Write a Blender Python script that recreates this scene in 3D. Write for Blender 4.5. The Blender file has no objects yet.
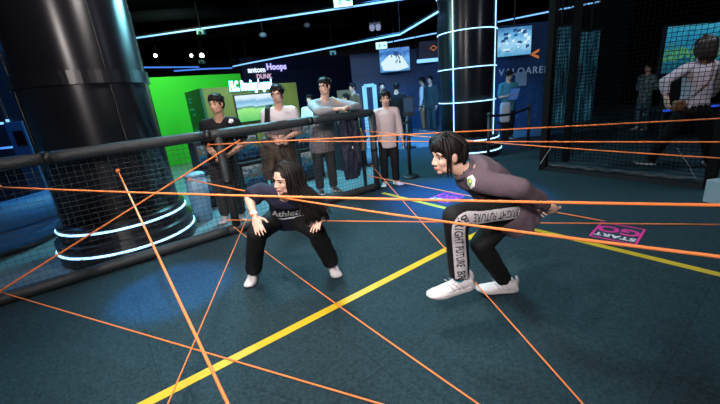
import bpy, bmesh, math, random
import numpy as np
from math import sin, cos, pi, radians, sqrt, atan2
from mathutils import Vector, Matrix, noise
from mathutils.bvhtree import BVHTree

random.seed(7)
SC = bpy.context.scene
COL = SC.collection

# ------------------------------------------------------------------ camera
FPX, TH, RO, CH = 344.0, radians(17.4), radians(5.6), 1.47
cam = bpy.data.cameras.new('camera')
cam.sensor_fit = 'HORIZONTAL'
cam.sensor_width = 36.0
cam.lens = FPX / 720.0 * 36.0
cam.clip_start = 0.05
co = bpy.data.objects.new('camera', cam)
COL.objects.link(co)
_F = Vector((0, cos(TH), -sin(TH)))
_U = Vector((0, sin(TH), cos(TH)))
_R = Vector((1, 0, 0))
_up = _U * cos(RO) + _R * sin(RO)
_rt = _R * cos(RO) - _U * sin(RO)
M = Matrix((_rt, _up, -_F)).transposed().to_4x4()
M.translation = Vector((0, 0, CH))
co.matrix_world = M
SC.camera = co
CAM = Vector((0, 0, CH))


def ray(u, v):
    u -= 360; v -= 202
    return (_rt * u - _up * v + _F * FPX)


def at(u, v, Y):
    "point of the place seen at u,v that lies Y metres into the hall"
    d = ray(u, v)
    return CAM + d * (Y / d.y)


def atz(u, v, z):
    d = ray(u, v)
    return CAM + d * ((z - CH) / d.z)


# hall axes: A runs along the fence, B from the fence away from the camera
AX = Vector((0.806, 0.592, 0)); BX = Vector((-0.592, 0.806, 0)); ZX = Vector((0, 0, 1))
ANG = atan2(0.592, 0.806)


def hall(s, t, z=0.0):
    return AX * s + BX * t + ZX * z


def att(u, v, t):
    d = ray(u, v)
    return CAM + d * ((t - CAM.dot(BX)) / d.dot(BX))


# ------------------------------------------------------------------ materials
MATS = {}


def mat(name, col, rough=0.6, metal=0.0, emit=None, es=0.0, bump=0.0, bscale=60.0, var=0.0, vscale=6.0, spec=0.5, coat=0.0, sheen=0.0):
    if name in MATS:
        return MATS[name]
    m = bpy.data.materials.new(name)
    m.use_nodes = True
    nt = m.node_tree
    b = nt.nodes['Principled BSDF']
    c = (*col, 1)
    b.inputs['Base Color'].default_value = c
    b.inputs['Roughness'].default_value = rough
    b.inputs['Metallic'].default_value = metal
    b.inputs['Specular IOR Level'].default_value = spec
    b.inputs['Coat Weight'].default_value = coat
    if sheen:
        b.inputs['Sheen Weight'].default_value = sheen
    if emit:
        b.inputs['Emission Color'].default_value = (*emit, 1)
        b.inputs['Emission Strength'].default_value = es
    tc = nt.nodes.new('ShaderNodeTexCoord')
    if var:
        n = nt.nodes.new('ShaderNodeTexNoise')
        n.inputs['Scale'].default_value = vscale
        n.inputs['Detail'].default_value = 5
        nt.links.new(tc.outputs['Object'], n.inputs['Vector'])
        r = nt.nodes.new('ShaderNodeValToRGB')
        r.color_ramp.elements[0].position = 0.3
        r.color_ramp.elements[1].position = 0.7
        r.color_ramp.elements[0].color = (*[x * (1 - var) for x in col], 1)
        r.color_ramp.elements[1].color = (*[min(1, x * (1 + var)) for x in col], 1)
        nt.links.new(n.outputs['Fac'], r.inputs['Fac'])
        nt.links.new(r.outputs['Color'], b.inputs['Base Color'])
    if bump:
        n = nt.nodes.new('ShaderNodeTexNoise')
        n.inputs['Scale'].default_value = bscale
        n.inputs['Detail'].default_value = 3
        nt.links.new(tc.outputs['Object'], n.inputs['Vector'])
        bp = nt.nodes.new('ShaderNodeBump')
        bp.inputs['Strength'].default_value = bump
        bp.inputs['Distance'].default_value = 0.01
        nt.links.new(n.outputs['Fac'], bp.inputs['Height'])
        nt.links.new(bp.outputs['Normal'], b.inputs['Normal'])
    MATS[name] = m
    return m


def screen_mat(name, stops, scale, strength, axis='Z', dist=2.5, noise_amt=0.35):
    "a lit display: colour bands along one axis broken up by noise"
    m = bpy.data.materials.new(name)
    m.use_nodes = True
    nt = m.node_tree
    b = nt.nodes['Principled BSDF']
    b.inputs['Base Color'].default_value = (0.01, 0.01, 0.01, 1)
    b.inputs['Roughness'].default_value = 0.25
    tc = nt.nodes.new('ShaderNodeTexCoord')
    sp = nt.nodes.new('ShaderNodeSeparateXYZ')
    nt.links.new(tc.outputs['Generated'], sp.inputs['Vector'])
    n = nt.nodes.new('ShaderNodeTexNoise')
    n.inputs['Scale'].default_value = scale
    n.inputs['Detail'].default_value = 4
    n.inputs['Distortion'].default_value = dist
    nt.links.new(tc.outputs['Object'], n.inputs['Vector'])
    ma = nt.nodes.new('ShaderNodeMath'); ma.operation = 'MULTIPLY_ADD'
    ma.inputs[1].default_value = noise_amt * 2
    ma.inputs[2].default_value = -noise_amt
    nt.links.new(n.outputs['Fac'], ma.inputs[0])
    ad = nt.nodes.new('ShaderNodeMath'); ad.operation = 'ADD'
    nt.links.new(sp.outputs[axis], ad.inputs[0])
    nt.links.new(ma.outputs[0], ad.inputs[1])
    r = nt.nodes.new('ShaderNodeValToRGB')
    el = r.color_ramp.elements
    while len(el) < len(stops):
        el.new(0.5)
    for e, (p, c) in zip(el, stops):
        e.position = p
        e.color = (*c, 1)
    nt.links.new(ad.outputs[0], r.inputs['Fac'])
    nt.links.new(r.outputs['Color'], b.inputs['Emission Color'])
    b.inputs['Emission Strength'].default_value = strength
    return m


# ------------------------------------------------------------------ mesh builder
def basis(d):
    d = Vector(d).normalized()
    h = Vector((0, 0, 1)) if abs(d.z) < 0.95 else Vector((1, 0, 0))
    x = d.cross(h).normalized()
    y = x.cross(d).normalized()
    return x, y, d


class MB:
    def __init__(self):
        self.v = []; self.f = []; self.mi = []; self.cur = 0

    def mat(self, i):
        self.cur = i
        return self

    def add(self, vs, fs):
        o = len(self.v)
        self.v += [tuple(x) for x in vs]
        self.f += [tuple(o + i for i in f) for f in fs]
        self.mi += [self.cur] * len(fs)
        return self

    def box(self, c, half, axes=None):
        c = Vector(c)
        ax = axes or (Vector((1, 0, 0)), Vector((0, 1, 0)), ZX)
        vs = []
        for k in (-1, 1):
            for j in (-1, 1):
                for i in (-1, 1):
                    vs.append(c + ax[0] * (i * half[0]) + ax[1] * (j * half[1]) + ax[2] * (k * half[2]))
        return self.add(vs, [(0, 2, 3, 1), (4, 5, 7, 6), (0, 1, 5, 4), (1, 3, 7, 5), (3, 2, 6, 7), (2, 0, 4, 6)])

    def rings(self, rs, closed=False, caps=True):
        n = len(rs[0]); vs = [p for r in rs for p in r]; fs = []
        m = len(rs)
        for i in range(m if closed else m - 1):
            a = i * n; b = ((i + 1) % m) * n
            for k in range(n):
                k2 = (k + 1) % n
                fs.append((a + k, a + k2, b + k2, b + k))
        if caps and not closed:
            fs.append(tuple(range(n))[::-1]); fs.append(tuple((m - 1) * n + k for k in range(n)))
        return self.add(vs, fs)

    def tube(self, pts, r, seg=8, caps=True, closed=False):
        pts = [Vector(p) for p in pts]
        n = len(pts)
        rr = r if isinstance(r, (list, tuple)) else [r] * n
        out = []; px = None
        for i, p in enumerate(pts):
            if closed:
                t = pts[(i + 1) % n] - pts[i - 1]
            else:
                t = pts[min(i + 1, n - 1)] - pts[max(i - 1, 0)]
            if t.length < 1e-9:
                t = Vector((0, 0, 1))
            if px is None:
                x, y, t = basis(t)
            else:
                t = t.normalized()
                x = (px - t * px.dot(t))
                x = x.normalized() if x.length > 1e-6 else basis(t)[0]
                y = t.cross(x)
                y = -y
            px = x
            out.append([p + (x * cos(2 * pi * k / seg) + y * sin(2 * pi * k / seg)) * rr[i] for k in range(seg)])
        return self.rings(out, closed, caps)

    def cone(self, p, q, r0, r1, seg=14, rnd=True):
        p = Vector(p); q = Vector(q); d = q - p
        if not rnd:
            return self.tube([p, q], [r0, r1], seg)
        if d.length < 1e-6:
            return self.ell(p, (r0, r0, r0))
        dn = d.normalized()
        pts = []; rs = []
        for a in (80, 55, 28):
            pts.append(p - dn * r0 * sin(radians(a))); rs.append(r0 * cos(radians(a)))
        for i in range(5):
            pts.append(p + d * (i / 4)); rs.append(r0 + (r1 - r0) * i / 4)
        for a in (28, 55, 80):
            pts.append(q + dn * r1 * sin(radians(a))); rs.append(r1 * cos(radians(a)))
        x, y, dd = basis(dn)
        return self.rings([[c + (x * cos(2 * pi * k / seg) + y * sin(2 * pi * k / seg)) * r for k in range(seg)] for c, r in zip(pts, rs)])

    def ell(self, c, r, axes=None, seg=18, ring=12):
        c = Vector(c); ax = axes or (Vector((1, 0, 0)), Vector((0, 1, 0)), ZX)
        out = []
        for i in range(ring + 1):
            a = -pi / 2 + pi * (i + 0.02) / (ring + 0.04)
            out.append([c + ax[0] * (r[0] * cos(a) * cos(2 * pi * k / seg)) + ax[1] * (r[1] * cos(a) * sin(2 * pi * k / seg)) + ax[2] * (r[2] * sin(a)) for k in range(seg)])
        return self.rings(out)

    def loft(self, secs, seg=24, e=2.2):
        out = []
        for c, ax, ay, rx, ry in secs:
            rg = []
            for k in range(seg):
                a = 2 * pi * k / seg
                ca, sa = cos(a), sin(a)
                q = (abs(ca) ** e + abs(sa) ** e) ** (-1 / e)
                rg.append(Vector(c) + Vector(ax) * (rx * ca * q) + Vector(ay) * (ry * sa * q))
            out.append(rg)
        return self.rings(out)

    def lathe(self, c, prof, seg=48):
        c = Vector(c)
        return self.rings([[c + Vector((r * cos(2 * pi * k / seg), r * sin(2 * pi * k / seg), z)) for k in range(seg)] for r, z in prof])

    def prism(self, pts, d):
        "outline pts extruded along d"
        n = len(pts); d = Vector(d)
        vs = [Vector(p) for p in pts] + [Vector(p) + d for p in pts]
        fs = [tuple(range(n))[::-1], tuple(range(n, 2 * n))] + [(i, (i + 1) % n, n + (i + 1) % n, n + i) for i in range(n)]
        return self.add(vs, fs)

    def arr(self):
        return self.v, self.f


# ------------------------------------------------------------------ objects
ROOTM = {}


def tag(o, label=None, cat=None, group=None, kind=None):
    if label: o['label'] = label
    if cat: o['category'] = cat
    if group: o['group'] = group
    if kind: o['kind'] = kind
    return o


def empty(name, loc, label, cat, group=None, rz=0.0):
    o = bpy.data.objects.new(name, None)
    o.empty_display_size = 0.1
    COL.objects.link(o)
    o.location = Vector(loc); o.rotation_euler = (0, 0, rz)
    ROOTM[o] = Matrix.Translation(Vector(loc)) @ Matrix.Rotation(rz, 4, 'Z')
    return tag(o, label, cat, group)


def mesh_of(mb, smooth=False):
    me = bpy.data.meshes.new('mesh')
    me.from_pydata(mb.v, [], mb.f)
    me.polygons.foreach_set('material_index', mb.mi)
    me.update()
    bm = bmesh.new(); bm.from_mesh(me)
    bmesh.ops.recalc_face_normals(bm, faces=bm.faces)
    bm.to_mesh(me); bm.free()
    if smooth:
        me.polygons.foreach_set('use_smooth', [True] * len(me.polygons))
    return me


def place(name, me, mats, parent=None, bevel=0.0, autosm=None):
    me.name = name
    o = bpy.data.objects.new(name, me)
    COL.objects.link(o)
    for m in (mats if isinstance(mats, (list, tuple)) else [mats]):
        me.materials.append(m)
    if parent is not None:
        root = parent
        while root.parent: root = root.parent
        me.transform(ROOTM[root].inverted())
        o.parent = parent
    else:
        n = len(me.vertices)
        a = np.empty(n * 3, dtype=np.float32); me.vertices.foreach_get('co', a); a = a.reshape(-1, 3)
        loc = Vector(((a[:, 0].min() + a[:, 0].max()) / 2, (a[:, 1].min() + a[:, 1].max()) / 2, a[:, 2].min()))
        me.transform(Matrix.Translation(-loc))
        o.location = loc
        ROOTM[o] = Matrix.Translation(loc)
    if bevel:
        b = o.modifiers.new('bevel', 'BEVEL'); b.width = bevel; b.segments = 2; b.limit_method = 'ANGLE'
    return o


def obj(name, mb, mats, parent=None, smooth=False, bevel=0.0):
    return place(name, mesh_of(mb, smooth), mats, parent, bevel)


def struct(name, mb, mats, smooth=False):
    o = obj(name, mb, mats, None, smooth)
    o['kind'] = 'structure'
    return o


def text_mesh(body, size, mw, extrude=0.005, shear=0.0, bold=0.0, spacing=1.0):
    cu = bpy.data.curves.new('lettering', 'FONT')
    cu.body = body; cu.size = size; cu.extrude = extrude; cu.shear = shear
    cu.offset = bold; cu.align_x = 'CENTER'; cu.align_y = 'CENTER'; cu.space_character = spacing
    cu.resolution_u = 3
    t = bpy.data.objects.new('lettering', cu)
    COL.objects.link(t)
    dg = bpy.context.evaluated_depsgraph_get()
    me = bpy.data.meshes.new_from_object(t.evaluated_get(dg))
    bpy.data.objects.remove(t)
    me.materials.clear()
    me.transform(mw)
    return me


def frame(c, x, up):
    x = Vector(x).normalized(); z = x.cross(Vector(up)).normalized(); y = z.cross(x)
    m = Matrix((x, y, z)).transposed().to_4x4(); m.translation = Vector(c)
    return m


# ------------------------------------------------------------------ remeshed organic shapes
def remesh(mb, voxel, it=6, keep=None, keepit=1, fold=0.0, ffreq=9.0, fstretch=(1, 1, 1)):
    me = bpy.data.meshes.new('raw'); me.from_pydata(mb.v, [], mb.f); me.update()
    bm = bmesh.new(); bm.from_mesh(me); bmesh.ops.recalc_face_normals(bm, faces=bm.faces); bm.to_mesh(me); bm.free()
    o = bpy.data.objects.new('raw', me); COL.objects.link(o)
    md = o.modifiers.new('r', 'REMESH'); md.mode = 'VOXEL'; md.voxel_size = voxel
    dg = bpy.context.evaluated_depsgraph_get()
    out = bpy.data.meshes.new_from_object(o.evaluated_get(dg))
    bpy.data.objects.remove(o)
    n = len(out.vertices)
    V = np.empty(n * 3, dtype=np.float64); out.vertices.foreach_get('co', V); V = V.reshape(-1, 3)
    E = np.empty(len(out.edges) * 2, dtype=np.int32); out.edges.foreach_get('vertices', E); E = E.reshape(-1, 2)
    deg = np.zeros(n); np.add.at(deg, E[:, 0], 1); np.add.at(deg, E[:, 1], 1); deg[deg == 0] = 1
    w = np.ones(n)
    if keep is not None:
        for c, r in keep:
            w[((V - np.array(c)) ** 2).sum(1) < r * r] = 0.0
    for i in range(it):
        S = np.zeros_like(V); np.add.at(S, E[:, 0], V[E[:, 1]]); np.add.at(S, E[:, 1], V[E[:, 0]])
        S /= deg[:, None]
        k = np.where(w > 0, 0.5, 0.5 if i < keepit else 0.0)[:, None]
        V = V * (1 - k) + S * k
    out.vertices.foreach_set('co', V.astype(np.float32).ravel()); out.update()
    if fold:
        N = np.empty(n * 3, dtype=np.float32); out.vertices.foreach_get('normal', N); N = N.reshape(-1, 3)
        d = np.array([noise.noise(Vector((p[0] * ffreq * fstretch[0], p[1] * ffreq * fstretch[1], p[2] * ffreq * fstretch[2])))
                      + 0.5 * noise.noise(Vector((p[0] * ffreq * 2.3 + 7, p[1] * ffreq * 2.3, p[2] * ffreq * 1.4))) for p in V])
        V = V + N * (d * fold)[:, None]
        out.vertices.foreach_set('co', V.astype(np.float32).ravel()); out.update()
    out.polygons.foreach_set('use_smooth', [True] * len(out.polygons))
    return out


def bvh_of(me):
    return BVHTree.FromPolygons([v.co.copy() for v in me.vertices], [tuple(p.vertices) for p in me.polygons])


# ------------------------------------------------------------------ materials in use
BLACK = mat('black_paint', (0.006, 0.007, 0.009), 0.5)
CEIL = mat('ceiling_black', (0.0015, 0.002, 0.003), 0.95, spec=0.0)
NAVY = mat('navy_wall_paint', (0.006, 0.010, 0.03), 0.6)
GLOSS = mat('glossy_black_laminate', (0.007, 0.007, 0.010), 0.36, spec=0.6)
_g = GLOSS.node_tree; _b = _g.nodes['Principled BSDF']
_t = _g.nodes.new('ShaderNodeTangent'); _t.direction_type = 'RADIAL'; _t.axis = 'Z'
_g.links.new(_t.outputs[0], _b.inputs['Tangent'])
_b.inputs['Anisotropic'].default_value = 0.92; _b.inputs['Anisotropic Rotation'].default_value = 0.25
PAD = mat('black_foam_padding', (0.018, 0.022, 0.025), 0.55, bump=0.5, bscale=90)
WIRE = mat('grey_netting_cord', (0.035, 0.042, 0.045), 0.6)
LEDW = mat('white_blue_led', (0.5, 0.7, 1), 0.4, emit=(0.20, 0.52, 1.0), es=1.35)
LEDB = mat('blue_led', (0.2, 0.5, 1), 0.4, emit=(0.08, 0.28, 1.0), es=.9)
LEDC = mat('column_led', (0.5, 0.7, 1), 0.4, emit=(0.30, 0.62, 1.0), es=2.6)
ORANGE = mat('orange_elastic_cord', (0.86, 0.22, 0.05), 0.55, bump=0.3, bscale=300)
YELLOW = mat('yellow_floor_tape', (0.60, 0.42, 0.015), 0.5, var=0.08, vscale=12)
PINK = mat('pink_floor_vinyl', (0.80, 0.03, 0.30), 0.5)
WHITEV = mat('white_vinyl', (0.75, 0.75, 0.75), 0.5)
DARKV = mat('dark_vinyl', (0.012, 0.03, 0.05), 0.6)
SKIN = mat('skin', (0.57, 0.345, 0.265), 0.5, spec=0.35)
SKIN2 = mat('tanned_skin', (0.50, 0.28, 0.19), 0.5, spec=0.35)
LIPS = mat('lips', (0.50, 0.17, 0.15), 0.45)
HAIR = mat('black_hair', (0.008, 0.006, 0.006), 0.6, spec=0.2)
EYEW = mat('eye_white', (0.7, 0.68, 0.66), 0.3)
EYED = mat('dark_iris', (0.012, 0.008, 0.006), 0.2)
BROW = mat('eyebrow_hair', (0.02, 0.014, 0.012), 0.7)
SOLE = mat('white_rubber', (0.50, 0.48, 0.49), 0.5)
SHOEW = mat('white_shoe_mesh', (0.62, 0.58, 0.60), 0.6, bump=0.4, bscale=140)
SHOED = mat('dark_shoe', (0.03, 0.03, 0.035), 0.6)
GREYM = mat('grey_metal', (0.12, 0.13, 0.14), 0.4, metal=0.6)
# ------------------------------------------------------------------ people
HX = {}


def unit(v):
    return Vector(v).normalized()


def head_axes(fwd, up):
    f = unit(fwd); x = f.cross(Vector(up)).normalized()   # x = the person's right
    return x, f, x.cross(f).normalized() * 1.0


class Pose:
    pass


def stand(base, yaw, h, lean=0.0, stance=0.055, female=False):
    "joints of a person standing at base and facing yaw (0 = +Y)"
    P = Pose(); P.h = h; P.fem = female
    f = Vector((-sin(yaw), cos(yaw), 0)); r = Vector((cos(yaw), sin(yaw), 0))
    b = Vector(base)
    P.f, P.r = f, r
    def q(x, y, z): return b + r * (x * h) + f * ((y + lean * max(0, z - 0.5)) * h) + ZX * (z * h)
    sw = 0.096 if female else 0.102
    P.pel = q(0, 0, 0.50); P.waist = q(0, 0.0, 0.60); P.chest = q(0, 0.005, 0.70); P.nk = q(0, 0.0, 0.822)
    P.hd = q(0, 0.018, 0.932); P.hf = f.copy(); P.hu = ZX.copy()
    P.s = [q(-sw, 0, 0.80), q(sw, 0, 0.80)]
    P.e = [q(-sw - 0.03, -0.01, 0.63), q(sw + 0.03, -0.01, 0.63)]
    P.w = [q(-sw - 0.035, 0.03, 0.49), q(sw + 0.035, 0.03, 0.49)]
    P.hip = [q(-0.05, 0, 0.50), q(0.05, 0, 0.50)]
    P.k = [q(-stance - 0.005, 0.01, 0.275), q(stance + 0.005, 0.01, 0.275)]
    P.a = [q(-stance - 0.01, -0.01, 0.042), q(stance + 0.01, -0.01, 0.042)]
    P.toe = [f - r * 0.15, f + r * 0.15]
    P.hand = [None, None]
    P.sx = r.copy()          # shoulder line
    P.curl = [0.5, 0.5]
    P.hpx = [None, None]
    return P


def torso_secs(P, g=0.0, top=True):
    h = P.h; k = 0.92 if P.fem else 1.0
    ups = [P.pel, P.waist, P.chest, (P.chest * 0.35 + P.nk * 0.65), P.nk]
    hx = unit(P.hip[1] - P.hip[0]); sx = unit(P.s[1] - P.s[0])
    W = [(0.088, 0.062), (0.074 * k, 0.056), (0.088 * k, 0.066), (0.098 * k, 0.056), (0.045, 0.042)]
    secs = []
    for i, c in enumerate(ups):
        t = i / 4
        x = unit(hx.lerp(sx, t))
        d = unit((ups[min(i + 1, 4)] - ups[max(i - 1, 0)]))
        x = unit(x - d * x.dot(d)); y = d.cross(x)
        secs.append((c, x, y, W[i][0] * h + g, W[i][1] * h + g))
    # extra section below the pelvis
    d = unit(P.waist - P.pel)
    s0 = secs[0]
    secs.insert(0, (P.pel - d * 0.045 * h, s0[1], s0[2], 0.080 * h + g, 0.056 * h + g))
    return secs


def add_hand(mb, wr, el, px, curl, h, left):
    "palm, four jointed fingers and a thumb; px = palm normal"
    L = 0.105 * h
    d = unit(wr - el) if not isinstance(curl, tuple) else curl[1]
    c = curl[0] if isinstance(curl, tuple) else curl
    n = Vector(px); n = unit(n - d * n.dot(d))
    s = d.cross(n) * (-1 if left else 1)      # towards the thumb
    b = wr + d * (0.012 * h)
    mb.cone(wr, b, 0.0145 * h, 0.017 * h)
    pc = wr + d * (0.26 * L + 0.008 * h)
    mb.ell(pc, (0.30 * L, 0.235 * L, 0.105 * L), (d, s, n))
    rf = 0.0052 * h
    for i, (off, ln) in enumerate(((0.165, 0.47), (0.055, 0.53), (-0.058, 0.49), (-0.165, 0.38))):
        p = wr + d * (0.47 * L) + s * (off * L)
        dd = unit(d + s * (off * 0.7)); ang = 0.0
        for j, fr in enumerate((0.45, 0.32, 0.23)):
            ang += c * (0.35 + 0.15 * j)
            q = p + (dd * cos(ang) + n * sin(ang)) * (ln * L * fr)
            mb.cone(p, q, rf * (1.08 - 0.1 * j), rf * (0.98 - 0.1 * j), 10)
            p = q
    p = wr + d * (0.12 * L) + s * (0.17 * L) + n * (0.03 * L)
    q = p + unit(d * 0.62 + s * 0.75 + n * 0.25 * (1 + c)) * (0.24 * L)
    mb.cone(p, q, rf * 1.5, rf * 1.2, 10)
    q2 = q + unit(d * 0.9 + s * 0.35 + n * 0.4 * c) * (0.21 * L)
    mb.cone(q, q2, rf * 1.15, rf * 0.95, 10)


def head_shape(mb, c, X, F, U, hh):
    ax = (X, F, U)
    def p(x, y, z): return c + X * (x * hh) + F * (y * hh) + U * (z * hh)
    def e(ct, r): mb.ell(p(*ct), tuple(q * hh for q in r), ax)
    e((0, -.06, .12), (.335, .42, .385))
    e((0, .08, -.13), (.265, .29, .345))
    e((0, .235, -.385), (.105, .10, .085))
    e((.13, .10, -.30), (.13, .16, .14)); e((-.13, .10, -.30), (.13, .16, .14))
    e((.155, .20, -.12), (.10, .13, .12)); e((-.155, .20, -.12), (.10, .13, .12))
    mb.cone(p(0, .345, .06), p(0, .425, -.13), .026 * hh, .046 * hh, 10)
    e((.05, .385, -.145), (.042, .04, .035)); e((-.05, .385, -.145), (.042, .04, .035))
    e((0, .355, -.255), (.105, .05, .030)); e((0, .345, -.300), (.085, .05, .030))
    e((.34, -.03, -.03), (.04, .09, .135)); e((-.34, -.03, -.03), (.04, .09, .135))
    e((0, .29, .11), (.24, .075, .05))


def body(P, name, label, cat='person', group=None, skin=None, voxel=0.008, fine=False, sleeve=0.5, bare_leg=False):
    """one continuous body; returns the Empty-like root mesh object"""
    h = P.h; mb = MB(); k = 0.92 if P.fem else 1.0
    mb.loft(torso_secs(P, -0.004 * h))
    hh = getattr(P, 'hh', 0.128 * h)
    X, F, U = head_axes(P.hf, P.hu)
    P.hX = (P.hd, X, F, U, hh)
    mb.cone(P.nk - (P.hd - P.nk) * 0.1, P.hd - U * (0.25 * hh) - F * 0.06 * hh, 0.036 * h * k, 0.033 * h * k)
    head_shape(mb, P.hd, X, F, U, hh)
    keep = [(P.hd, hh * 0.75)]
    for i in (0, 1):
        mb.cone(P.nk - ZX * 0.0 + (P.s[i] - P.nk) * 0.2, P.s[i], 0.032 * h * k, 0.033 * h * k)
        mb.cone(P.s[i], P.e[i], 0.030 * h * k, 0.024 * h * k)
        mb.cone(P.e[i], P.e[i].lerp(P.w[i], 0.3), 0.024 * h * k, 0.0245 * h * k)
        mb.cone(P.e[i].lerp(P.w[i], 0.3), P.w[i], 0.0245 * h * k, 0.0145 * h * k)
        px = P.hpx[i]
        if px is None:
            px = (P.r if i == 0 else -P.r)
        add_hand(mb, P.w[i], P.e[i], px, P.curl[i], h, i == 0)
        keep.append((P.w[i] + unit(P.w[i] - P.e[i]) * 0.07 * h, 0.085 * h))
        mb.cone(P.hip[i], P.k[i], 0.052 * h, 0.036 * h)
        mb.cone(P.k[i], P.k[i].lerp(P.a[i], 0.3), 0.036 * h, 0.036 * h)
        mb.cone(P.k[i].lerp(P.a[i], 0.3), P.a[i], 0.036 * h, 0.022 * h)
        t = unit(P.toe[i])
        un = P.soleup[i] if hasattr(P, 'soleup') else ZX
        mb.cone(P.a[i] - un * 0.022 * h, P.a[i] + t * 0.085 * h - un * 0.028 * h, 0.018 * h, 0.012 * h)
    me = remesh(mb, voxel, 5, keep, 2 if fine else 1)
    # lips as their own colour on the skin
    me.materials.clear()
    n = len(me.polygons)
    C = np.empty(n * 3, dtype=np.float32); me.polygons.foreach_get('center', C); C = C.reshape(-1, 3) - np.array(P.hd)
    lx = C @ np.array(X) / hh; ly = C @ np.array(F) / hh; lz = C @ np.array(U) / hh
    lip = (ly > 0.34) & (((lx / 0.105) ** 2 + ((lz + 0.277) / 0.046) ** 2) < 1)
    me.polygons.foreach_set('material_index', lip.astype(np.int32))
    o = place(name, me, [skin or SKIN, LIPS])
    tag(o, label, cat, group)
    P.o = o
    # eyes and brows
    if getattr(P, 'face', True):
        def p(x, y, z): return P.hd + X * (x * hh) + F * (y * hh) + U * (z * hh)
        for s in (-1, 1):
            eb = MB()
            eb.mat(0).ell(p(s * .150, .272, .005), (.062 * hh, .040 * hh, .024 * hh), (unit(X - F * s * 0.35), unit(F + X * s * 0.35), U), 14, 8)
            eb.mat(1).ell(p(s * .145, .294, .005), (.034 * hh, .030 * hh, .034 * hh), (X, F, U), 12, 8)
            eb.mat(1).tube([p(s * .075, .315, .012), p(s * .11, .330, .036), p(s * .16, .318, .043), p(s * .225, .275, .022)], [.006 * hh, .012 * hh, .012 * hh, .006 * hh], 6)
            obj('eye', eb, [EYEW, EYED], o, True)
            bb = MB()
            bb.tube([p(s * .065, .350, .098), p(s * .13, .345, .118), p(s * .19, .315, .120), p(s * .245, .265, .095)], [.012 * hh, .019 * hh, .016 * hh, .006 * hh], 6)
            obj('eyebrow', bb, BROW, o, True)
    return o


def top(P, name, m, sleeve=1.0, g=0.018, hem=0.0, fold=0.006, voxel=0.011, neckopen=0.0, loose=0.0):
    h = P.h; mb = MB(); k = 0.92 if P.fem else 1.0
    secs = torso_secs(P, g)
    d = unit(P.waist - P.pel)
    s0 = secs[0]
    secs[0] = (P.pel - d * (0.045 + hem) * h, s0[1], s0[2], (0.086 + loose) * h + g, (0.062 + loose) * h + g)
    secs[1] = (secs[1][0], secs[1][1], secs[1][2], secs[1][3] + loose * h, secs[1][4] + loose * h)
    secs[2] = (secs[2][0], secs[2][1], secs[2][2], secs[2][3] + loose * h, secs[2][4] + loose * h)
    sN = secs[-1]
    secs[-1] = (sN[0] - unit(P.nk - P.chest) * (0.004 * h), sN[1], sN[2], sN[3] - g + 0.004 * h, sN[4] - g + 0.004 * h)
    mb.loft(secs)
    for i in (0, 1):
        mb.cone(P.nk.lerp(P.s[i], 0.35) - ZX * 0.004, P.s[i], 0.034 * h * k + g * .4, 0.036 * h * k + g * .7)
        if sleeve <= 0.6:
            q = P.s[i].lerp(P.e[i], sleeve / 0.5)
            mb.cone(P.s[i], P.s[i].lerp(q, .6), 0.036 * h * k + g * .7, 0.034 * h * k + g)
            mb.cone(P.s[i].lerp(q, .5), q, 0.034 * h * k + g, 0.034 * h * k + g * 1.2, rnd=False)
        else:
            mb.cone(P.s[i], P.e[i], 0.036 * h * k + g * .7, 0.028 * h * k + g * .9)
            q = P.e[i].lerp(P.w[i], (sleeve - 0.5) / 0.5)
            mb.cone(P.e[i], P.e[i].lerp(q, .8), 0.028 * h * k + g * .9, 0.021 * h * k + g * .6)
            mb.cone(P.e[i].lerp(q, .75), q, 0.021 * h * k + g * .7, 0.019 * h * k + g * .25, rnd=False)
    me = remesh(mb, voxel, 4, fold=fold, ffreq=8.0, fstretch=(1, 1, 0.6))
    me.materials.clear()
    b = bvh_of(me)
    o = place(name, me, m, P.o)
    return o, b


def trousers(P, name, m, g=0.012, wide=0.012, fold=0.006, voxel=0.011, length=0.97, waist=0.3):
    h = P.h; mb = MB()
    secs = torso_secs(P, 0.006)
    dn = secs[1][0].lerp(secs[2][0], waist)
    mb.loft([secs[0], secs[1], (dn, secs[1][1], secs[1][2], 0.084 * h + .006, 0.060 * h + .006)])
    for i in (0, 1):
        mb.cone(P.hip[i], P.k[i], 0.055 * h + g, 0.040 * h + g)
        q = P.k[i].lerp(P.a[i], length)
        mb.cone(P.k[i], P.k[i].lerp(q, .8), 0.040 * h + g, 0.031 * h + wide)
        mb.cone(P.k[i].lerp(q, .7), q, 0.032 * h + wide, 0.029 * h + wide * 1.05, rnd=False)
    me = remesh(mb, voxel, 4, fold=fold, ffreq=9.0, fstretch=(1.2, 1.2, 1.0))
    me.materials.clear()
    b = bvh_of(me)
    o = place(name, me, m, P.o)
    return o, b


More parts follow.
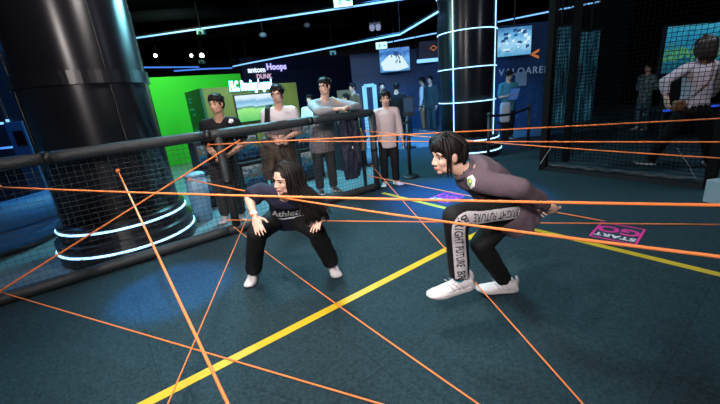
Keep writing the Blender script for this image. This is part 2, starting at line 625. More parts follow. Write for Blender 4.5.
def shoe(P, i, m, sole=SOLE, big=1.0, laces=True, voxel=0.006):
    h = P.h; L = 0.155 * h * big
    t = unit(P.toe[i]); u = (P.soleup[i] if hasattr(P, 'soleup') else ZX)
    u = unit(u - t * u.dot(t)); s = t.cross(u)
    base = P.a[i] - u * (0.040 * h)        # ground under the ankle
    def q(x, y, z): return base + t * (x * L) + s * (y * L) + u * (z * L)
    mb = MB()
    st = [(-.27, .10, .13, .15), (-.22, .135, .17, .20), (-.10, .15, .20, .235), (.04, .155, .18, .22), (.20, .165, .145, .16), (.38, .185, .115, .115), (.55, .175, .095, .095), (.67, .13, .08, .075), (.72, .07, .07, .05)]
    mb.loft([(q(x, 0, zc * .92), s, u, w * L, hz * L * .62) for x, w, zc, hz in st], 20, 2.4)
    mb.cone(q(-.03, 0, .2), q(-.05, 0, .36), .135 * L, .125 * L, rnd=False)
    me = remesh(mb, voxel, 3)
    me.materials.clear()
    o = place('shoe', me, m, P.o)
    sb = MB()
    ol = [(-.31, 0), (-.28, .10), (-.15, .155), (.05, .16), (.25, .175), (.42, .20), (.58, .185), (.70, .12), (.745, 0)]
    ol = ol + [(x, -y) for x, y in ol[-2:0:-1]]
    sb.rings([[q(x * k, y * k, z + max(0, x - .5) * .18 * (1 - z * 6)) for x, y in ol] for k, z in ((.93, 0), (1, .03), (1.02, .075), (.97, .105))])
    obj('sole', sb, sole, o, False, 0.002)
    if laces:
        for sd in (-1, 1):
            pb = MB()
            for k in range(3):
                x = .02 + k * .10
                pb.tube([q(x - .05, sd * .160, .10), q(x + .01, sd * .150, .19), q(x + .07, sd * .105, .27)], .011 * L, 5)
            pl_ = obj('side_panel', pb, mat('pale_grey_trim', (.33, .32, .34), .6), o, True); pl_['label'] = 'pale grey side lines'
        obj('heel_tab', MB().tube([q(-.265, 0, .12), q(-.275, 0, .28), q(-.235, 0, .40)], [.05 * L, .045 * L, .03 * L], 8), mat('pale_grey_trim', (.33, .32, .34), .6), o, True)
        lb = MB()
        for j in range(4):
            x = .12 + j * .075; z = .30 - j * .042
            lb.tube([q(x, -.085, z - .035), q(x + .02, 0, z + .012), q(x, .085, z - .035)], .012 * L, 6)
        obj('laces', lb, sole, o, True)
    return o


def hair_short(P, m=HAIR, fringe=0.0, vol=1.0, name='hair', back=0.0):
    c, X, F, U, hh = P.hX
    def p(x, y, z): return c + X * (x * hh) + F * (y * hh) + U * (z * hh)
    mb = MB()
    def e(ct, r): mb.ell(p(*ct), tuple(q * hh for q in r), (X, F, U))
    e((0, -.09, .16), (.365 * vol, .43, .395 * vol))
    e((0, -.22, .00), (.335, .29, .34 + back))
    e((0, .13, .40), (.30 * vol, .22, .155 * vol))
    for s in (-1, 1):
        e((s * .29, .04, .12), (.075, .12, .22))
    if fringe:
        for i in range(7):
            x = -.24 + i * .08
            mb.cone(p(x * .9, .20, .42), p(x * 1.05, .325 - abs(x) * .35, .30 - fringe * .2), .07 * hh, .05 * hh)
    me = remesh(mb, 0.006, 2, fold=0.006, ffreq=38)
    me.materials.clear()
    o = place(name, me, m, P.o)
    # combed tufts
    tb = MB()
    rnd = random.Random(int(abs(c.x) * 977))
    for i in range(90):
        a = rnd.uniform(0, 2 * pi); e0 = rnd.uniform(.25, 1.4)
        n = Vector((cos(a) * cos(e0), sin(a) * cos(e0), sin(e0)))
        pt = p(n.x * .365 * vol, -.09 + n.y * .43, .16 + n.z * .395 * vol)
        out = X * n.x + F * n.y + U * n.z
        dr = unit(F * rnd.uniform(.2, 1) + X * rnd.uniform(-.7, .7) - U * rnd.uniform(0, .5)); dr = unit(dr - out * dr.dot(out))
        tb.tube([pt - out * .01 * hh, pt + out * .035 * hh + dr * .10 * hh, pt + out * .02 * hh + dr * .22 * hh], [.03 * hh, .022 * hh, .004 * hh], 5)
    obj('tuft', tb, m, o, True)
    return o


def strands(name, polys, r, m, parent, rnd, jit):
    mb = MB()
    for pl, k in polys:
        for _ in range(k):
            off = Vector((rnd.gauss(0, jit), rnd.gauss(0, jit), rnd.gauss(0, jit)))
            n = len(pl)
            pts = []
            for i, p in enumerate(pl):
                w = Vector((rnd.gauss(0, jit * .3), rnd.gauss(0, jit * .3), rnd.gauss(0, jit * .3)))
                pts.append(Vector(p) + off * (0.4 + 0.8 * i / n) + w)
            # smooth by Catmull-Rom
            sp = []
            for i in range(n - 1):
                p0 = pts[max(i - 1, 0)]; p1 = pts[i]; p2 = pts[i + 1]; p3 = pts[min(i + 2, n - 1)]
                for t in (0, .33, .66):
                    sp.append(0.5 * ((2 * p1) + (p2 - p0) * t + (2 * p0 - 5 * p1 + 4 * p2 - p3) * t * t + (3 * p1 - p0 - 3 * p2 + p3) * t ** 3))
            sp.append(pts[-1])
            N = len(sp)
            mb.tube(sp, [r * (1 - 0.75 * max(0, (j / (N - 1) - .5) * 2)) for j in range(N)], 5)
    return obj(name, mb, m, parent, True)


# ------------------------------------------------------------------ the setting
def carpet_mat():
    m = mat('teal_carpet', (0.016, 0.062, 0.078), 0.85, bump=0.6, bscale=220, spec=0.25)
    nt = m.node_tree; b = nt.nodes['Principled BSDF']
    tc = nt.nodes.new('ShaderNodeTexCoord')
    n1 = nt.nodes.new('ShaderNodeTexNoise'); n1.inputs['Scale'].default_value = 55; n1.inputs['Detail'].default_value = 8; n1.inputs['Roughness'].default_value = 0.75
    n2 = nt.nodes.new('ShaderNodeTexNoise'); n2.inputs['Scale'].default_value = 1.3; n2.inputs['Detail'].default_value = 3
    mp = nt.nodes.new('ShaderNodeMapping'); mp.inputs['Rotation'].default_value = (0, 0, -ANG)
    br = nt.nodes.new('ShaderNodeTexBrick')
    br.offset = 0.0
    br.inputs['Scale'].default_value = 1.0; br.inputs['Brick Width'].default_value = 1.0; br.inputs['Row Height'].default_value = 1.0
    br.inputs['Mortar Size'].default_value = 0.004; br.inputs['Mortar Smooth'].default_value = 0.3
    br.inputs['Color1'].default_value = (1, 1, 1, 1); br.inputs['Color2'].default_value = (0.93, 0.93, 0.93, 1); br.inputs['Mortar'].default_value = (0.62, 0.62, 0.62, 1)
    for n in (n1, n2, mp): nt.links.new(tc.outputs['Object'], n.inputs['Vector'])
    nt.links.new(mp.outputs['Vector'], br.inputs['Vector'])
    r = nt.nodes.new('ShaderNodeValToRGB')
    r.color_ramp.elements[0].position = 0.32; r.color_ramp.elements[1].position = 0.70
    r.color_ramp.elements[0].color = (0.004, 0.014, 0.020, 1); r.color_ramp.elements[1].color = (0.028, 0.066, 0.084, 1)
    nt.links.new(n1.outputs['Fac'], r.inputs['Fac'])
    mx = nt.nodes.new('ShaderNodeMix'); mx.data_type = 'RGBA'; mx.blend_type = 'MULTIPLY'; mx.inputs['Factor'].default_value = 1
    nt.links.new(r.outputs['Color'], mx.inputs[6]); nt.links.new(br.outputs['Color'], mx.inputs[7])
    nt.links.new(mx.outputs[2], b.inputs['Base Color'])
    return m


X0, X1, Y0, Y1, ZC = -10.5, 11.0, -3.0, 21.0, 4.0
cap = MB().box(((X0 + X1) / 2, (Y0 + Y1) / 2, -0.10), ((X1 - X0) / 2, (Y1 - Y0) / 2, 0.095))
struct('floor', cap, mat('pale_glossy_tile', (0.13, 0.21, 0.24), 0.28, var=0.12, vscale=1.5))
cp = MB()
pts = [(X0 + .01, Y0 + .01), (X1 - .01, Y0 + .01), (X1 - .01, 8.9)]
e1 = hall(3.42, 4.22); k = (8.9 - e1.y) / BX.y
e2 = Vector((0.62, 8.9, 0)); e0 = hall(-7.4, 4.22)
poly = [(X0 + .01, Y0 + .01, -.006), (X1 - .01, Y0 + .01, -.006), (X1 - .01, 8.9, -.006), (e2.x, 8.9, -.006), (e1.x, e1.y, -.006)]
lx = X0 + .01; ty = e1.y + (lx - e1.x) / AX.x * AX.y
poly.append((-6.2, e1.y + (-6.2 - e1.x) / AX.x * AX.y, -.006)); poly.append((lx, 1.0 - 1.0, -.006))
cp.prism(poly, (0, 0, .006))
struct('floor', cp, carpet_mat())
struct('ceiling', MB().box(((X0 + X1) / 2, (Y0 + Y1) / 2, ZC + .1), ((X1 - X0) / 2, (Y1 - Y0) / 2, .1)), CEIL)
struct('wall_back', MB().box(((X0 + X1) / 2, Y1 + .1, ZC / 2), ((X1 - X0) / 2, .1, ZC / 2)), NAVY)
struct('wall_front', MB().box(((X0 + X1) / 2, Y0 - .1, ZC / 2), ((X1 - X0) / 2, .1, ZC / 2)), CEIL)
struct('wall_left', MB().box((X0 - .1, (Y0 + Y1) / 2, ZC / 2), (.1, (Y1 - Y0) / 2, ZC / 2)), NAVY)
struct('wall_right', MB().box((X1 + .1, (Y0 + Y1) / 2, ZC / 2), (.1, (Y1 - Y0) / 2, ZC / 2)), CEIL)


def tape(label, pts, w):
    mb = MB()
    a, b = Vector(pts[0]), Vector(pts[1]); d = unit(b - a); s = Vector((-d.y, d.x, 0))
    mb.prism([a + s * w + ZX * .0005, a - s * w + ZX * .0005, b - s * w + ZX * .0005, b + s * w + ZX * .0005], ZX * .002)
    o = obj('floor_tape', mb, YELLOW)
    tag(o, label, 'tape', 'yellow floor lines')


J = Vector((1.505, 3.475, 0))
T1 = Vector((-1.24, 1.475, 0))
tape('thick yellow tape line running from the front edge to between the two girls', (T1 - unit(J - T1) * 1.2, J), 0.033)
tape('yellow tape line crossing behind the girl in plum grey, past the pink start square', (Vector((.36, 5.03, 0)), Vector((2.51 + .9, 2.12 - 1.215, 0))), 0.034)


def start_mark(label, c, xa, L, W, group):
    "square vinyl decal, lettering towards -x axis"
    xa = unit(xa); ya = Vector((-xa.y, xa.x, 0)); c = Vector(c)
    root = empty('start_marker', c, label, 'floor marker', group)
    b = MB()
    def P(u, v, z=.001): return c + xa * (u * L / 2) + ya * (v * W / 2) + ZX * z
    b.prism([P(-1, -1), P(1, -1), P(1, 1), P(-1, 1)], ZX * .0012)
    obj('backing', b, DARKV, root)
    f = MB(); th = .10; tw = th * L / W
    for q in (((-1, -1), (1, -1), (1, -1 + tw), (-1, -1 + tw)), ((-1, 1 - tw), (1, 1 - tw), (1, 1), (-1, 1)), ((-1, -1), (-1 + th, -1), (-1 + th, 1), (-1, 1)), ((1 - th, -1), (1, -1), (1, 1), (1 - th, 1))):
        f.prism([P(x, y, .0022) for x, y in q], ZX * .0012)
    obj('border', f, PINK, root)
    place('lettering', text_mesh('START', .105 * L / .38, frame(c + ya * (-W * .26) + ZX * .0035, -xa, -ya), .0004, bold=.004, spacing=1.1), WHITEV, root)
    place('lettering', text_mesh('GO', .24 * L / .40, frame(c + ya * (W * .12) + ZX * .0035, -xa, -ya), .0004, bold=.006), PINK, root)


start_mark('pink square START marker on the carpet to the right of the crouching girls', (2.385, 2.935, 0), (.24, -.27, 0), .36, .43, 'start markers')
start_mark('pink START marker on the carpet behind the face of the plum grey sweater girl', (1.18, 4.50, 0), (.20, -.27, 0), .34, .40, 'start markers')

# ------------------------------------------------------------------ columns
def column(c, r, label, zrings, angs, dim, zc=(1.80, 1.92)):
    c = Vector(c); root = empty('round_column', c, label, 'column')
    sh = MB().lathe(c, [(r, .40), (r, ZC)], 72)
    obj('shaft', sh, GLOSS, root, True)
    pl = MB().lathe(c, [(.70, .0), (.70, .24), (.645, .25), (.645, .42), (.60, .43)], 72)
    obj('plinth', pl, GLOSS, root)
    for rr, z in ((.648, .366), (.703, .133)):
        g = MB().tube([c + Vector((rr * cos(a), rr * sin(a), z)) for a in [2 * pi * k / 72 for k in range(72)]], .013, 6, closed=True)
        obj('plinth_light_ring', g, LEDC, root, True)
    if zc:
        obj('collar', MB().lathe(c, [(r, zc[0]), (r + .028, zc[0]), (r + .028, zc[1]), (r, zc[1])], 72), GLOSS, root)
    for z in zrings:
        g = MB().tube([c + Vector(((r + .004) * cos(a), (r + .004) * sin(a), z)) for a in [2 * pi * k / 72 for k in range(72)]], .009, 6, closed=True)
        obj('light_ring', g, LEDC, root, True)
    for a in angs:
        p = c + Vector(((r + .002) * cos(a), (r + .002) * sin(a), 0))
        obj('light_strip' if not dim else 'seam', MB().tube([p + ZX * .43, p + ZX * ZC], .009 if not dim else .004, 6), LEDC if not dim else BLACK, root)
    return root


va = atan2(-3.96, 2.80)
column((-2.80, 3.96, 0), .58, 'huge glossy black column behind the fence, two glowing rings at its foot', [], [va + .35, va - 1.2, va + 1.5], True)
vb = atan2(-7.47, -2.44)
column((2.44, 7.472, 0), .566, 'black round column wrapped in a grid of glowing white light lines', [1.116, 1.755, 2.419, 3.08], [vb - radians(26), vb + radians(66), vb + radians(156), vb - radians(116)], False, None)

# ------------------------------------------------------------------ fence
FT = 4.07
def fence():
    s0, s1 = -2.4, 3.36
    root = empty('netted_fence', hall(s0, FT), 'long fence of black padded tubes and grey netting in front of the standing men', 'fence')
    for name, z, r in (('top_rail', 1.19, .055), ('bottom_rail', .06, .056)):
        mb = MB()
        s = s0; i = 0
        cuts = [s0, -.35, 1.0, 2.3, s1]
        for a, b in zip(cuts[:-1], cuts[1:]):
            n = 10
            mb.tube([hall(a + (b - a) * k / n, FT, z) for k in range(n + 1)], [r * (.93 if k in (0, n) else 1 + .02 * sin(k * 2.1 + a)) for k in range(n + 1)], 16)
        o = obj(name, mb, PAD, root, True)
        if name == 'top_rail':
            for a in cuts[1:-1]:
                obj('joint_band', MB().tube([hall(a - .03, FT, z), hall(a + .03, FT, z)], r * 1.06, 16), BLACK, o, True)
    for s in (s0, 1.11, s1):
        obj('post', MB().tube([hall(s, FT, .0), hall(s, FT, .6), hall(s, FT, 1.23 if s < 3 else 1.20)], [.048, .047, .048], 16), PAD, root, True)
        obj('joint_band', MB().tube([hall(s, FT, .62), hall(s, FT, .67)], .052, 16), BLACK, root, True)
    nt = MB(); st = .055
    n = int((s1 - s0) / st)
    rnd = random.Random(3)
    for k in range(1, n):
        s = s0 + k * st
        nt.tube([hall(s, FT + rnd.uniform(-.004, .004), .10), hall(s + rnd.uniform(-.006, .006), FT + .012, .6), hall(s, FT, 1.14)], .0017, 4, caps=False)
    for k in range(1, 20):
        z = .10 + k * .052
        nt.tube([hall(s0 + (s1 - s0) * j / 24, FT + .012 * sin(pi * k / 20) + rnd.uniform(-.003, .003), z + rnd.uniform(-.005, .005)) for j in range(25)], .0019, 4, caps=False)
    obj('netting', nt, WIRE, root)
    # return end of the fence: a second upright on the far side of the corner
    obj('end_post', MB().tube([hall(s1, FT + .30, 0), hall(s1, FT + .30, 1.2)], .03, 12), BLACK, root, True)
    obj('end_rail', MB().tube([hall(s1, FT, 1.19), hall(s1, FT + .32, 1.19)], .04, 12), PAD, root, True)


fence()

# ------------------------------------------------------------------ elastic ropes
def rope(label, p, q, sag=0.0, r=.008, knot=True, ext=0.0):
    p = Vector(p); q = Vector(q)
    q = q + (q - p) * ext
    n = 24
    pts = [p.lerp(q, i / n) - ZX * (sag * 4 * (i / n) * (1 - i / n)) for i in range(n + 1)]
    root = empty('elastic_rope', p, label, 'rope', 'orange elastic ropes of the maze')
    obj('cord', MB().tube(pts, r, 10), ORANGE, root, True)
    if knot:
        d = unit(q - p)
        kb = MB(); x, y, _ = basis(d)
        kb.ell(p, (r * 2.0, r * 2.0, r * 1.6), (x, y, d), 10, 8)
        kb.tube([p + (x * cos(a) + y * sin(a)) * r * 2.2 - d * r * 1.2 for a in [2 * pi * i / 12 for i in range(12)]], r * .6, 6, closed=True)
        kb.tube([p, p - d * r * 3 + x * r * 2.5 - ZX * r * 2], [r * .8, r * .6], 6)
        obj('knot', kb, ORANGE, root, True)


def fp(u, v, d=-.06): return att(u, v, FT + d)


rope('orange rope stretched level across the whole view in front of both girls', at(0, 187, 2.55), at(720, 201, .92), .02, .0052, ext=.25)
rope('thick orange rope falling gently from the fence past the thigh of the plum sweater girl', fp(190, 179.5), at(720, 242, .82), .06, .0056, ext=.3)
rope('high orange rope rising rightward from the post beside the man in black tee', fp(209, 144.7), at(720, 118.5, 2.8), .0, .0058, ext=.2)
rope('level orange rope running right from the fence in front of the bespectacled man', fp(300, 141.3), at(720, 142, 2.5), .0, .0055, ext=.2)
rope('orange rope sloping slightly down to the right from the corner post beside the boy', fp(366, 131), at(720, 156, 2.6), .03, .0058, ext=.2)
rope('thin orange rope dropping steeply from the corner post under the lifted shoe to the front', fp(372, 166), at(583, 404, 1.12), .0, .0042, ext=.06)
rope('thin faint orange rope from the corner post foot passing behind the plum sweater girl', fp(370, 176), at(720, 241, 2.7), .02, .006, ext=.1)
rope('thin low orange rope running level behind the legs of both girls', fp(229, 220), at(720, 224.5, 2.9), .0, .006, ext=.1)
rope('thin orange rope from the knee of the long-haired girl to the bottom edge middle', fp(235, 228), at(480, 404, 1.15), .03, .0045, ext=.06)
rope('thin orange rope descending left from beside the hand of the long-haired girl', fp(249, 213), at(168, 404, 1.3), .0, .0042, ext=.06)
rope('orange rope low over the carpet from the bottom left fence rail to the front edge', fp(0, 292, -.10), at(381, 404, 1.2), .0, .0044, ext=.06)
rope('orange rope climbing from the fence bottom at left up to the middle post', fp(0, 291, -.08), fp(240, 140), .0, .0085)
rope('thick orange rope slanting from the net before the big column to the front edge', fp(118, 171), at(228, 404, 1.05), .0, .0072, ext=.12)

# ------------------------------------------------------------------ netted cage on the right
def cage():
    A = Vector((3.05, 5.47, 0)); B = Vector((4.16, 3.85, 0)); H = 3.3
    d = unit(B - A); L = (B - A).length; nrm = Vector((-d.y, d.x, 0))
    root = empty('netted_cage', A, 'tall dark play cage of black posts and netting on the right, woman and child inside', 'cage')
    def P(u, z, o=0): return A + d * u + nrm * o + ZX * z
    for u, o in ((0, 0), (L, 0), (0, 0.75)):
        s = MB().box(P(u, H / 2, o), (.05, .05, H / 2), (d, nrm, ZX))
        obj('post', s, mat('cage_post_black', (0.005, 0.004, 0.004), .8, spec=.1), root, bevel=.006)
    obj('top_beam', MB().box(P(L / 2, H + .05), (L / 2 + .05, .05, .05), (d, nrm, ZX)), BLACK, root)
    obj('sill', MB().box(P(L / 2, .03, .0), (L / 2, .05, .03), (d, nrm, ZX)), mat('sill_black', (.012, .013, .015), .4), root)
    rnd = random.Random(5)
    nt = MB(); st = .05
    NC = mat('black_netting_cord', (0.003, 0.003, 0.004), .9, spec=.05)
    def wob(u, z): return .03 * sin(u * 2.1 + z * 1.3) + (.05 if z < .3 else 0) * (1 - z / .3) * sin(u * 5)
    n = int(L / st)
    for k in range(1, n):
        u = k * st
        nt.tube([P(u + .012 * sin(z * 2 + u), z, wob(u, z)) for z in [H * j / 18 for j in range(1, 19)]], .0036, 4, caps=False)
    for k in range(2, int(H / st)):
        z = k * st
        nt.tube([P(L * j / 20, z + .008 * sin(j), wob(L * j / 20, z)) for j in range(21)], .0036, 4, caps=False)
    obj('netting', nt, NC, root)
    # side net going back from the near post
    n2 = MB()
    for k in range(1, 60):
        z = k * .055
        n2.tube([P(0, z, o * .37) for o in range(0, 9)], .004, 4, caps=False)
    for k in range(1, 54):
        n2.tube([P(0, .05, k * .055), P(0, H, k * .055)], .004, 4, caps=False)
    obj('netting', n2, NC, root)
    # net hem lying rolled on the sill and two slack tie cords
    hm = MB()
    hm.tube([P(L * j / 30, .09 + .012 * sin(j * 1.7), .03 + .012 * sin(j * 2.3)) for j in range(31)], .026, 8)
    obj('net_hem', hm, mat('net_hem_grey', (.03, .032, .036), .7, bump=.8, bscale=60), root, True)
    W = mat('pale_tie_cord', (.35, .36, .38), .6)
    obj('tie_cord', MB().tube([at(677, 148, 4.15), at(688, 164, 4.1), at(700, 187, 4.02)], .004, 6), W, root)
    obj('tie_cord', MB().tube([at(552, 146, 5.2), at(540, 164, 5.4)], .004, 6), W, root)
    return root


cage()

g = empty('floor_speaker', (3.9, 3.38, 0), 'light grey perforated box on the carpet at the right edge of the view', 'speaker', rz=.1)
b = MB().box((3.9, 3.38, .125), (.16, .13, .125), (unit(Vector((1, .12, 0))), unit(Vector((-.12, 1, 0))), ZX))
obj('body', b, mat('light_grey_plastic', (.34, .38, .42), .5, bump=1.0, bscale=150), g, bevel=.012)
obj('badge', MB().box((3.79, 3.236, .205), (.02, .003, .006), (unit(Vector((1, .12, 0))), unit(Vector((-.12, 1, 0))), ZX)), WHITEV, g)
obj('foot', MB().box((3.9, 3.38, .006), (.13, .10, .006), (unit(Vector((1, .12, 0))), unit(Vector((-.12, 1, 0))), ZX)), BLACK, g)

# ------------------------------------------------------------------ screens, booths and panels at the back
def quad_panel(name, corner_fn, pix, depth, m, parent=None):
    "board whose four front corners are given; depth vector goes away from the viewer"
    c = [corner_fn(u, v) for u, v in pix]
    return obj(name, MB().prism(c, depth), m, parent)


def wall_board(name, x0, x1, y, z0, z1, th, m, parent=None):
    return obj(name, MB().box(((x0 + x1) / 2, y + th / 2, (z0 + z1) / 2), ((x1 - x0) / 2, th / 2, (z1 - z0) / 2)), m, parent)


def television(label, p0, p1, y, hgt, m, group=None, court=True):
    c = (p0 + p1) / 2
    root = empty('television', Vector((c.x, y, c.z)), label, 'television', group)
    d = p1 - p0; d.y = 0; L = d.length; d = unit(d); d = Vector((1, 0, 0))
    zt = (p0.z + p1.z) / 2
    zc = zt - hgt / 2
    obj('casing', MB().box((c.x, y + .03, zc), (L / 2 + .02, .028, hgt / 2 + .02)), BLACK, root)
    obj('screen', MB().box((c.x, y - .002, zc), (L / 2, .004, hgt / 2)), m, root)
    obj('bracket', MB().tube([(c.x, y + .05, zt), (c.x, y + .05, ZC)], .02, 8), BLACK, root)
    def sp(x, z): return Vector((c.x + x * L / 2, y - .007, zc + z * hgt / 2))
    rnd = random.Random(int(y * 10)); pm = MB(); dm = MB()
    if court:
        pm.prism([sp(-.95, -.2), sp(-.35, .45), sp(.45, .35), sp(.95, -.75), sp(.2, -.95), sp(-.8, -.85)], (0, -.002, 0))
        for k in range(9):
            x, z = rnd.uniform(-.5, .5), rnd.uniform(-.4, .3); dm.prism([sp(x, z), sp(x + .07, z), sp(x + .06, z + .22), sp(x, z + .20)], (0, -.005, 0))
        dm.prism([sp(-.05, .35), sp(.25, .32), sp(.22, .70), sp(-.02, .72)], (0, -.005, 0))
    else:
        for k in range(26):
            x, z = rnd.uniform(-.9, .75), rnd.uniform(-.85, .75); w_, h_ = rnd.uniform(.08, .35), rnd.uniform(.08, .3)
            (pm if k % 2 else dm).prism([sp(x, z), sp(min(.95, x + w_), z + .03), sp(min(.95, x + w_ + .05), min(.95, z + h_)), sp(x + .04, min(.95, z + h_ - .02))], (0, -.003 - .0002 * k, 0))
    obj('picture_court', pm, mat('tv_pale', (.1, .1, .1), .4, emit=(.70, .90, 1.0), es=.95), root)['kind'] = 'stuff'
    obj('picture_figures', dm, mat('tv_dark', (.01, .02, .05), .4, emit=(.02, .10, .30), es=.6), root)['kind'] = 'stuff'


TVA = screen_mat('court_broadcast', [(.0, (.05, .25, .6)), (.5, (.15, .45, .85)), (.8, (.02, .12, .45)), (1, (.10, .30, .7))], 3.2, 1.0)
TVB = screen_mat('map_broadcast', [(.0, (.08, .35, .6)), (.4, (.35, .65, .9)), (.7, (.15, .45, .75)), (1, (.05, .2, .45))], 4.0, 1.0)
BOWL = screen_mat('bowling_game', [(.0, (.10, .55, .12)), (.45, (.35, .85, .25)), (.52, (.10, .25, .2)), (.58, (.45, .75, .95)), (.75, (.2, .45, .7)), (.9, (.75, .9, 1))], 2.0, 1.0, noise_amt=.12)
television('hanging television showing a pale blue court, on the blue wall above the queue', at(379, 50, 12.9), at(409, 46, 12.9), 12.9, .76, TVA, 'hanging televisions')
television('hanging television showing a pale arena map, right of the light-wrapped column', at(498, 29, 10.2), at(532, 25, 10.2), 10.2, .72, TVB, 'hanging televisions', False)

BLUE = mat('royal_blue_wall', (0.007, 0.060, 0.19), .5, var=.15, vscale=1.2)
BLUE2 = mat('hexagon_blue', (0.03, 0.10, 0.28), .5)
HEXM = []
w = struct('wall_blue', MB().box(((.15 + 5.2) / 2, 13.7, 1.42), ((5.2 - .15) / 2, .1, 1.42)), BLUE)
hx = MB()
for i in range(9):
    for j in range(5):
        c = Vector((2.35 + i * .30, 13.594, .75 + j * .34 + (i % 2) * .17))
        if (i * 3 + j * 5) % 4 == 0: continue
        hx.tube([c + Vector((.16 * cos(a), 0, .16 * sin(a))) for a in [pi / 3 * k for k in range(6)]], .012, 4, closed=True)
hp = obj('hexagon_pattern', hx, BLUE2, None); hp['kind'] = 'structure'; hp.name = 'trim_hexagon'
ob = empty('sign_board', at(430, 50, 13.3), 'dark blue overhead sign with an orange diamond emblem, left of the light-wrapped column', 'sign')
pA = at(419, 42, 13.3); pB = at(442, 58, 13.3)
obj('board', MB().box(((pA.x + pB.x) / 2, 13.33, (pA.z + pB.z) / 2), ((pB.x - pA.x) / 2, .03, (pA.z - pB.z) / 2)), mat('deep_blue_board', (.012, .03, .10), .4), ob)
ORM = mat('orange_emblem', (.8, .25, .08), .5, emit=(1, .3, .08), es=.35)
c = at(433.5, 48, 13.28)
obj('emblem', MB().tube([c + Vector((.13 * cos(a), 0, .08 * sin(a))) for a in (0, pi / 2, pi, 3 * pi / 2)], .022, 6, closed=True), ORM, ob)
lb = empty('light_box', at(426, 62, 13.2), 'narrow bright white light box under the orange emblem sign', 'light')
pA = at(417, 61.5, 13.2); pB = at(438, 59.5, 13.2)
obj('housing', MB().tube([pA + Vector((0, .06, 0)), pB + Vector((0, .06, 0))], .075, 8), BLACK, lb)
obj('diffuser', MB().tube([pA, pB], .062, 8), LEDW, lb)
for p in (pA, pB): obj('rod', MB().tube([p + Vector((0, .06, .05)), Vector((p.x, p.y + .06, ZC))], .012, 6), BLACK, lb)

# arena panel right of the centre column
vw = empty('arena_panel', at(520, 130, 10.5), 'tall blue wall panel lettered with an arena name, seen between column and cage', 'panel')
pA = at(488, 28, 10.5); pB = at(552, 20, 10.5)
obj('board', MB().box(((pA.x + pB.x) / 2, 10.56, 1.45), ((pB.x - pA.x) / 2, .06, 1.45)), mat('arena_blue', (.018, .06, .18), .45, var=.2, vscale=1.0), vw)
hx = MB()
for i in range(7):
    for j in range(3):
        c = Vector((pA.x + .25 + i * .28, 10.495, .45 + j * .32 + (i % 2) * .16))
        hx.tube([c + Vector((.15 * cos(a), 0, .15 * sin(a))) for a in [pi / 3 * k for k in range(6)]], .009, 4, closed=True)
obj('hexagon_pattern', hx, BLUE2, vw)
SILV = mat('silver_letters', (.25, .34, .5), .35, emit=(.45, .62, .9), es=.14)  # metal letters; faint emission stands in for light falling on them
c0 = at(500, 70, 10.49); c1 = at(549, 65, 10.49)
place('lettering', text_mesh('VALOARENA', .265, frame((c0 + c1) / 2 + Vector((.12, 0, -.10)), (1, 0, -.02), (0, 0, 1)), .01, spacing=1.18), SILV, vw)
c = at(535, 54, 10.48)
ch = MB(); S = .13
ch.prism([c + Vector((x * S, 0, z * S)) for x, z in ((-1.2, 0), (.9, 1.0), (.9, .45), (-.2, 0), (.9, -.45), (.9, -1.0))], (0, .02, 0))
obj('emblem', ch, ORM, vw)
nb = at(521, 79, 10.48)
nobj = obj('notice_board', MB().box(nb, (.16, .012, .19)), mat('pale_notice', (.30, .40, .55), .5))
tag(nobj, 'small pale rectangular notice on the blue panel under the silver lettering', 'notice')

# booth with neon sign and bowling screen
bt = 8.35
c0 = att(201, 89, bt); c1 = att(296, 84, bt); s0 = c0.dot(AX); s1 = c1.dot(AX); zb = 1.90
bo = empty('game_booth', hall(s0, bt), 'olive yellow game booth with a dark green end panel, behind the two men at left', 'booth')
OLV = mat('olive_panel', (.17, .13, .018), .6, var=.15, vscale=2)
obj('front', MB().box(hall((s0 + s1) / 2, bt + .04, zb / 2), ((s1 - s0) / 2, .04, zb / 2), (AX, BX, ZX)), OLV, bo)
obj('end_panel', MB().box(hall(s0 - .01, bt + .72, zb / 2), (.03, .72, zb / 2), (AX, BX, ZX)), mat('dark_green_panel', (.008, .07, .022), .5), bo)
for z, a, l in ((1.72, .25, .30), (1.65, .25, .26), (1.48, .22, .42), (1.36, .4, .25), (.98, .25, .5), (.92, .25, .42)):
    obj('printed_line', MB().box(hall(s0 - .045, bt + 1.44 - a - l / 2, z), (.004, l / 2, .028 if z < 1.7 else .02), (AX, BX, ZX)), mat('teal_print', (.02, .28, .22), .5), bo)
sc = [att(234.5, 97, bt - .04), att(270, 92, bt - .04)]
zt = (sc[0].z + sc[1].z) / 2; sa, sb = sc[0].dot(AX), sc[1].dot(AX) + .05
zl = att(240, 118, bt - .04).z - .1
tv = empty('game_screen', hall((sa + sb) / 2, bt - .03, zt), 'large lit screen with a green bowling lawn on the olive booth', 'screen')
obj('casing', MB().box(hall((sa + sb) / 2, bt - .02, (zt + zl) / 2), ((sb - sa) / 2 + .025, .02, (zt - zl) / 2 + .025), (AX, BX, ZX)), BLACK, tv)
obj('screen', MB().box(hall((sa + sb) / 2, bt - .045, (zt + zl) / 2), ((sb - sa) / 2, .005, (zt - zl) / 2), (AX, BX, ZX)), BOWL, tv)
n0 = att(230, 87.8, bt - .06); n1 = att(271, 83.5, bt - .06)
NEON = mat('neon_white', (.8, 1, 1), .4, emit=(.62, .95, 1), es=4.0)
NEONB = mat('neon_cyan', (.1, .6, .8), .4, emit=(.08, .55, .75), es=1.2)
ns = empty('neon_sign', (n0 + n1) / 2, 'glowing white cursive neon sign standing over the bowling screen', 'sign')
sm = text_mesh('PLC. Bowling Legend', 1.0, Matrix.Identity(4), .012, shear=.15, bold=.03)
xs = [v.co.x for v in sm.vertices]; wd = max(xs) - min(xs)
W = (n1 - n0).length / wd
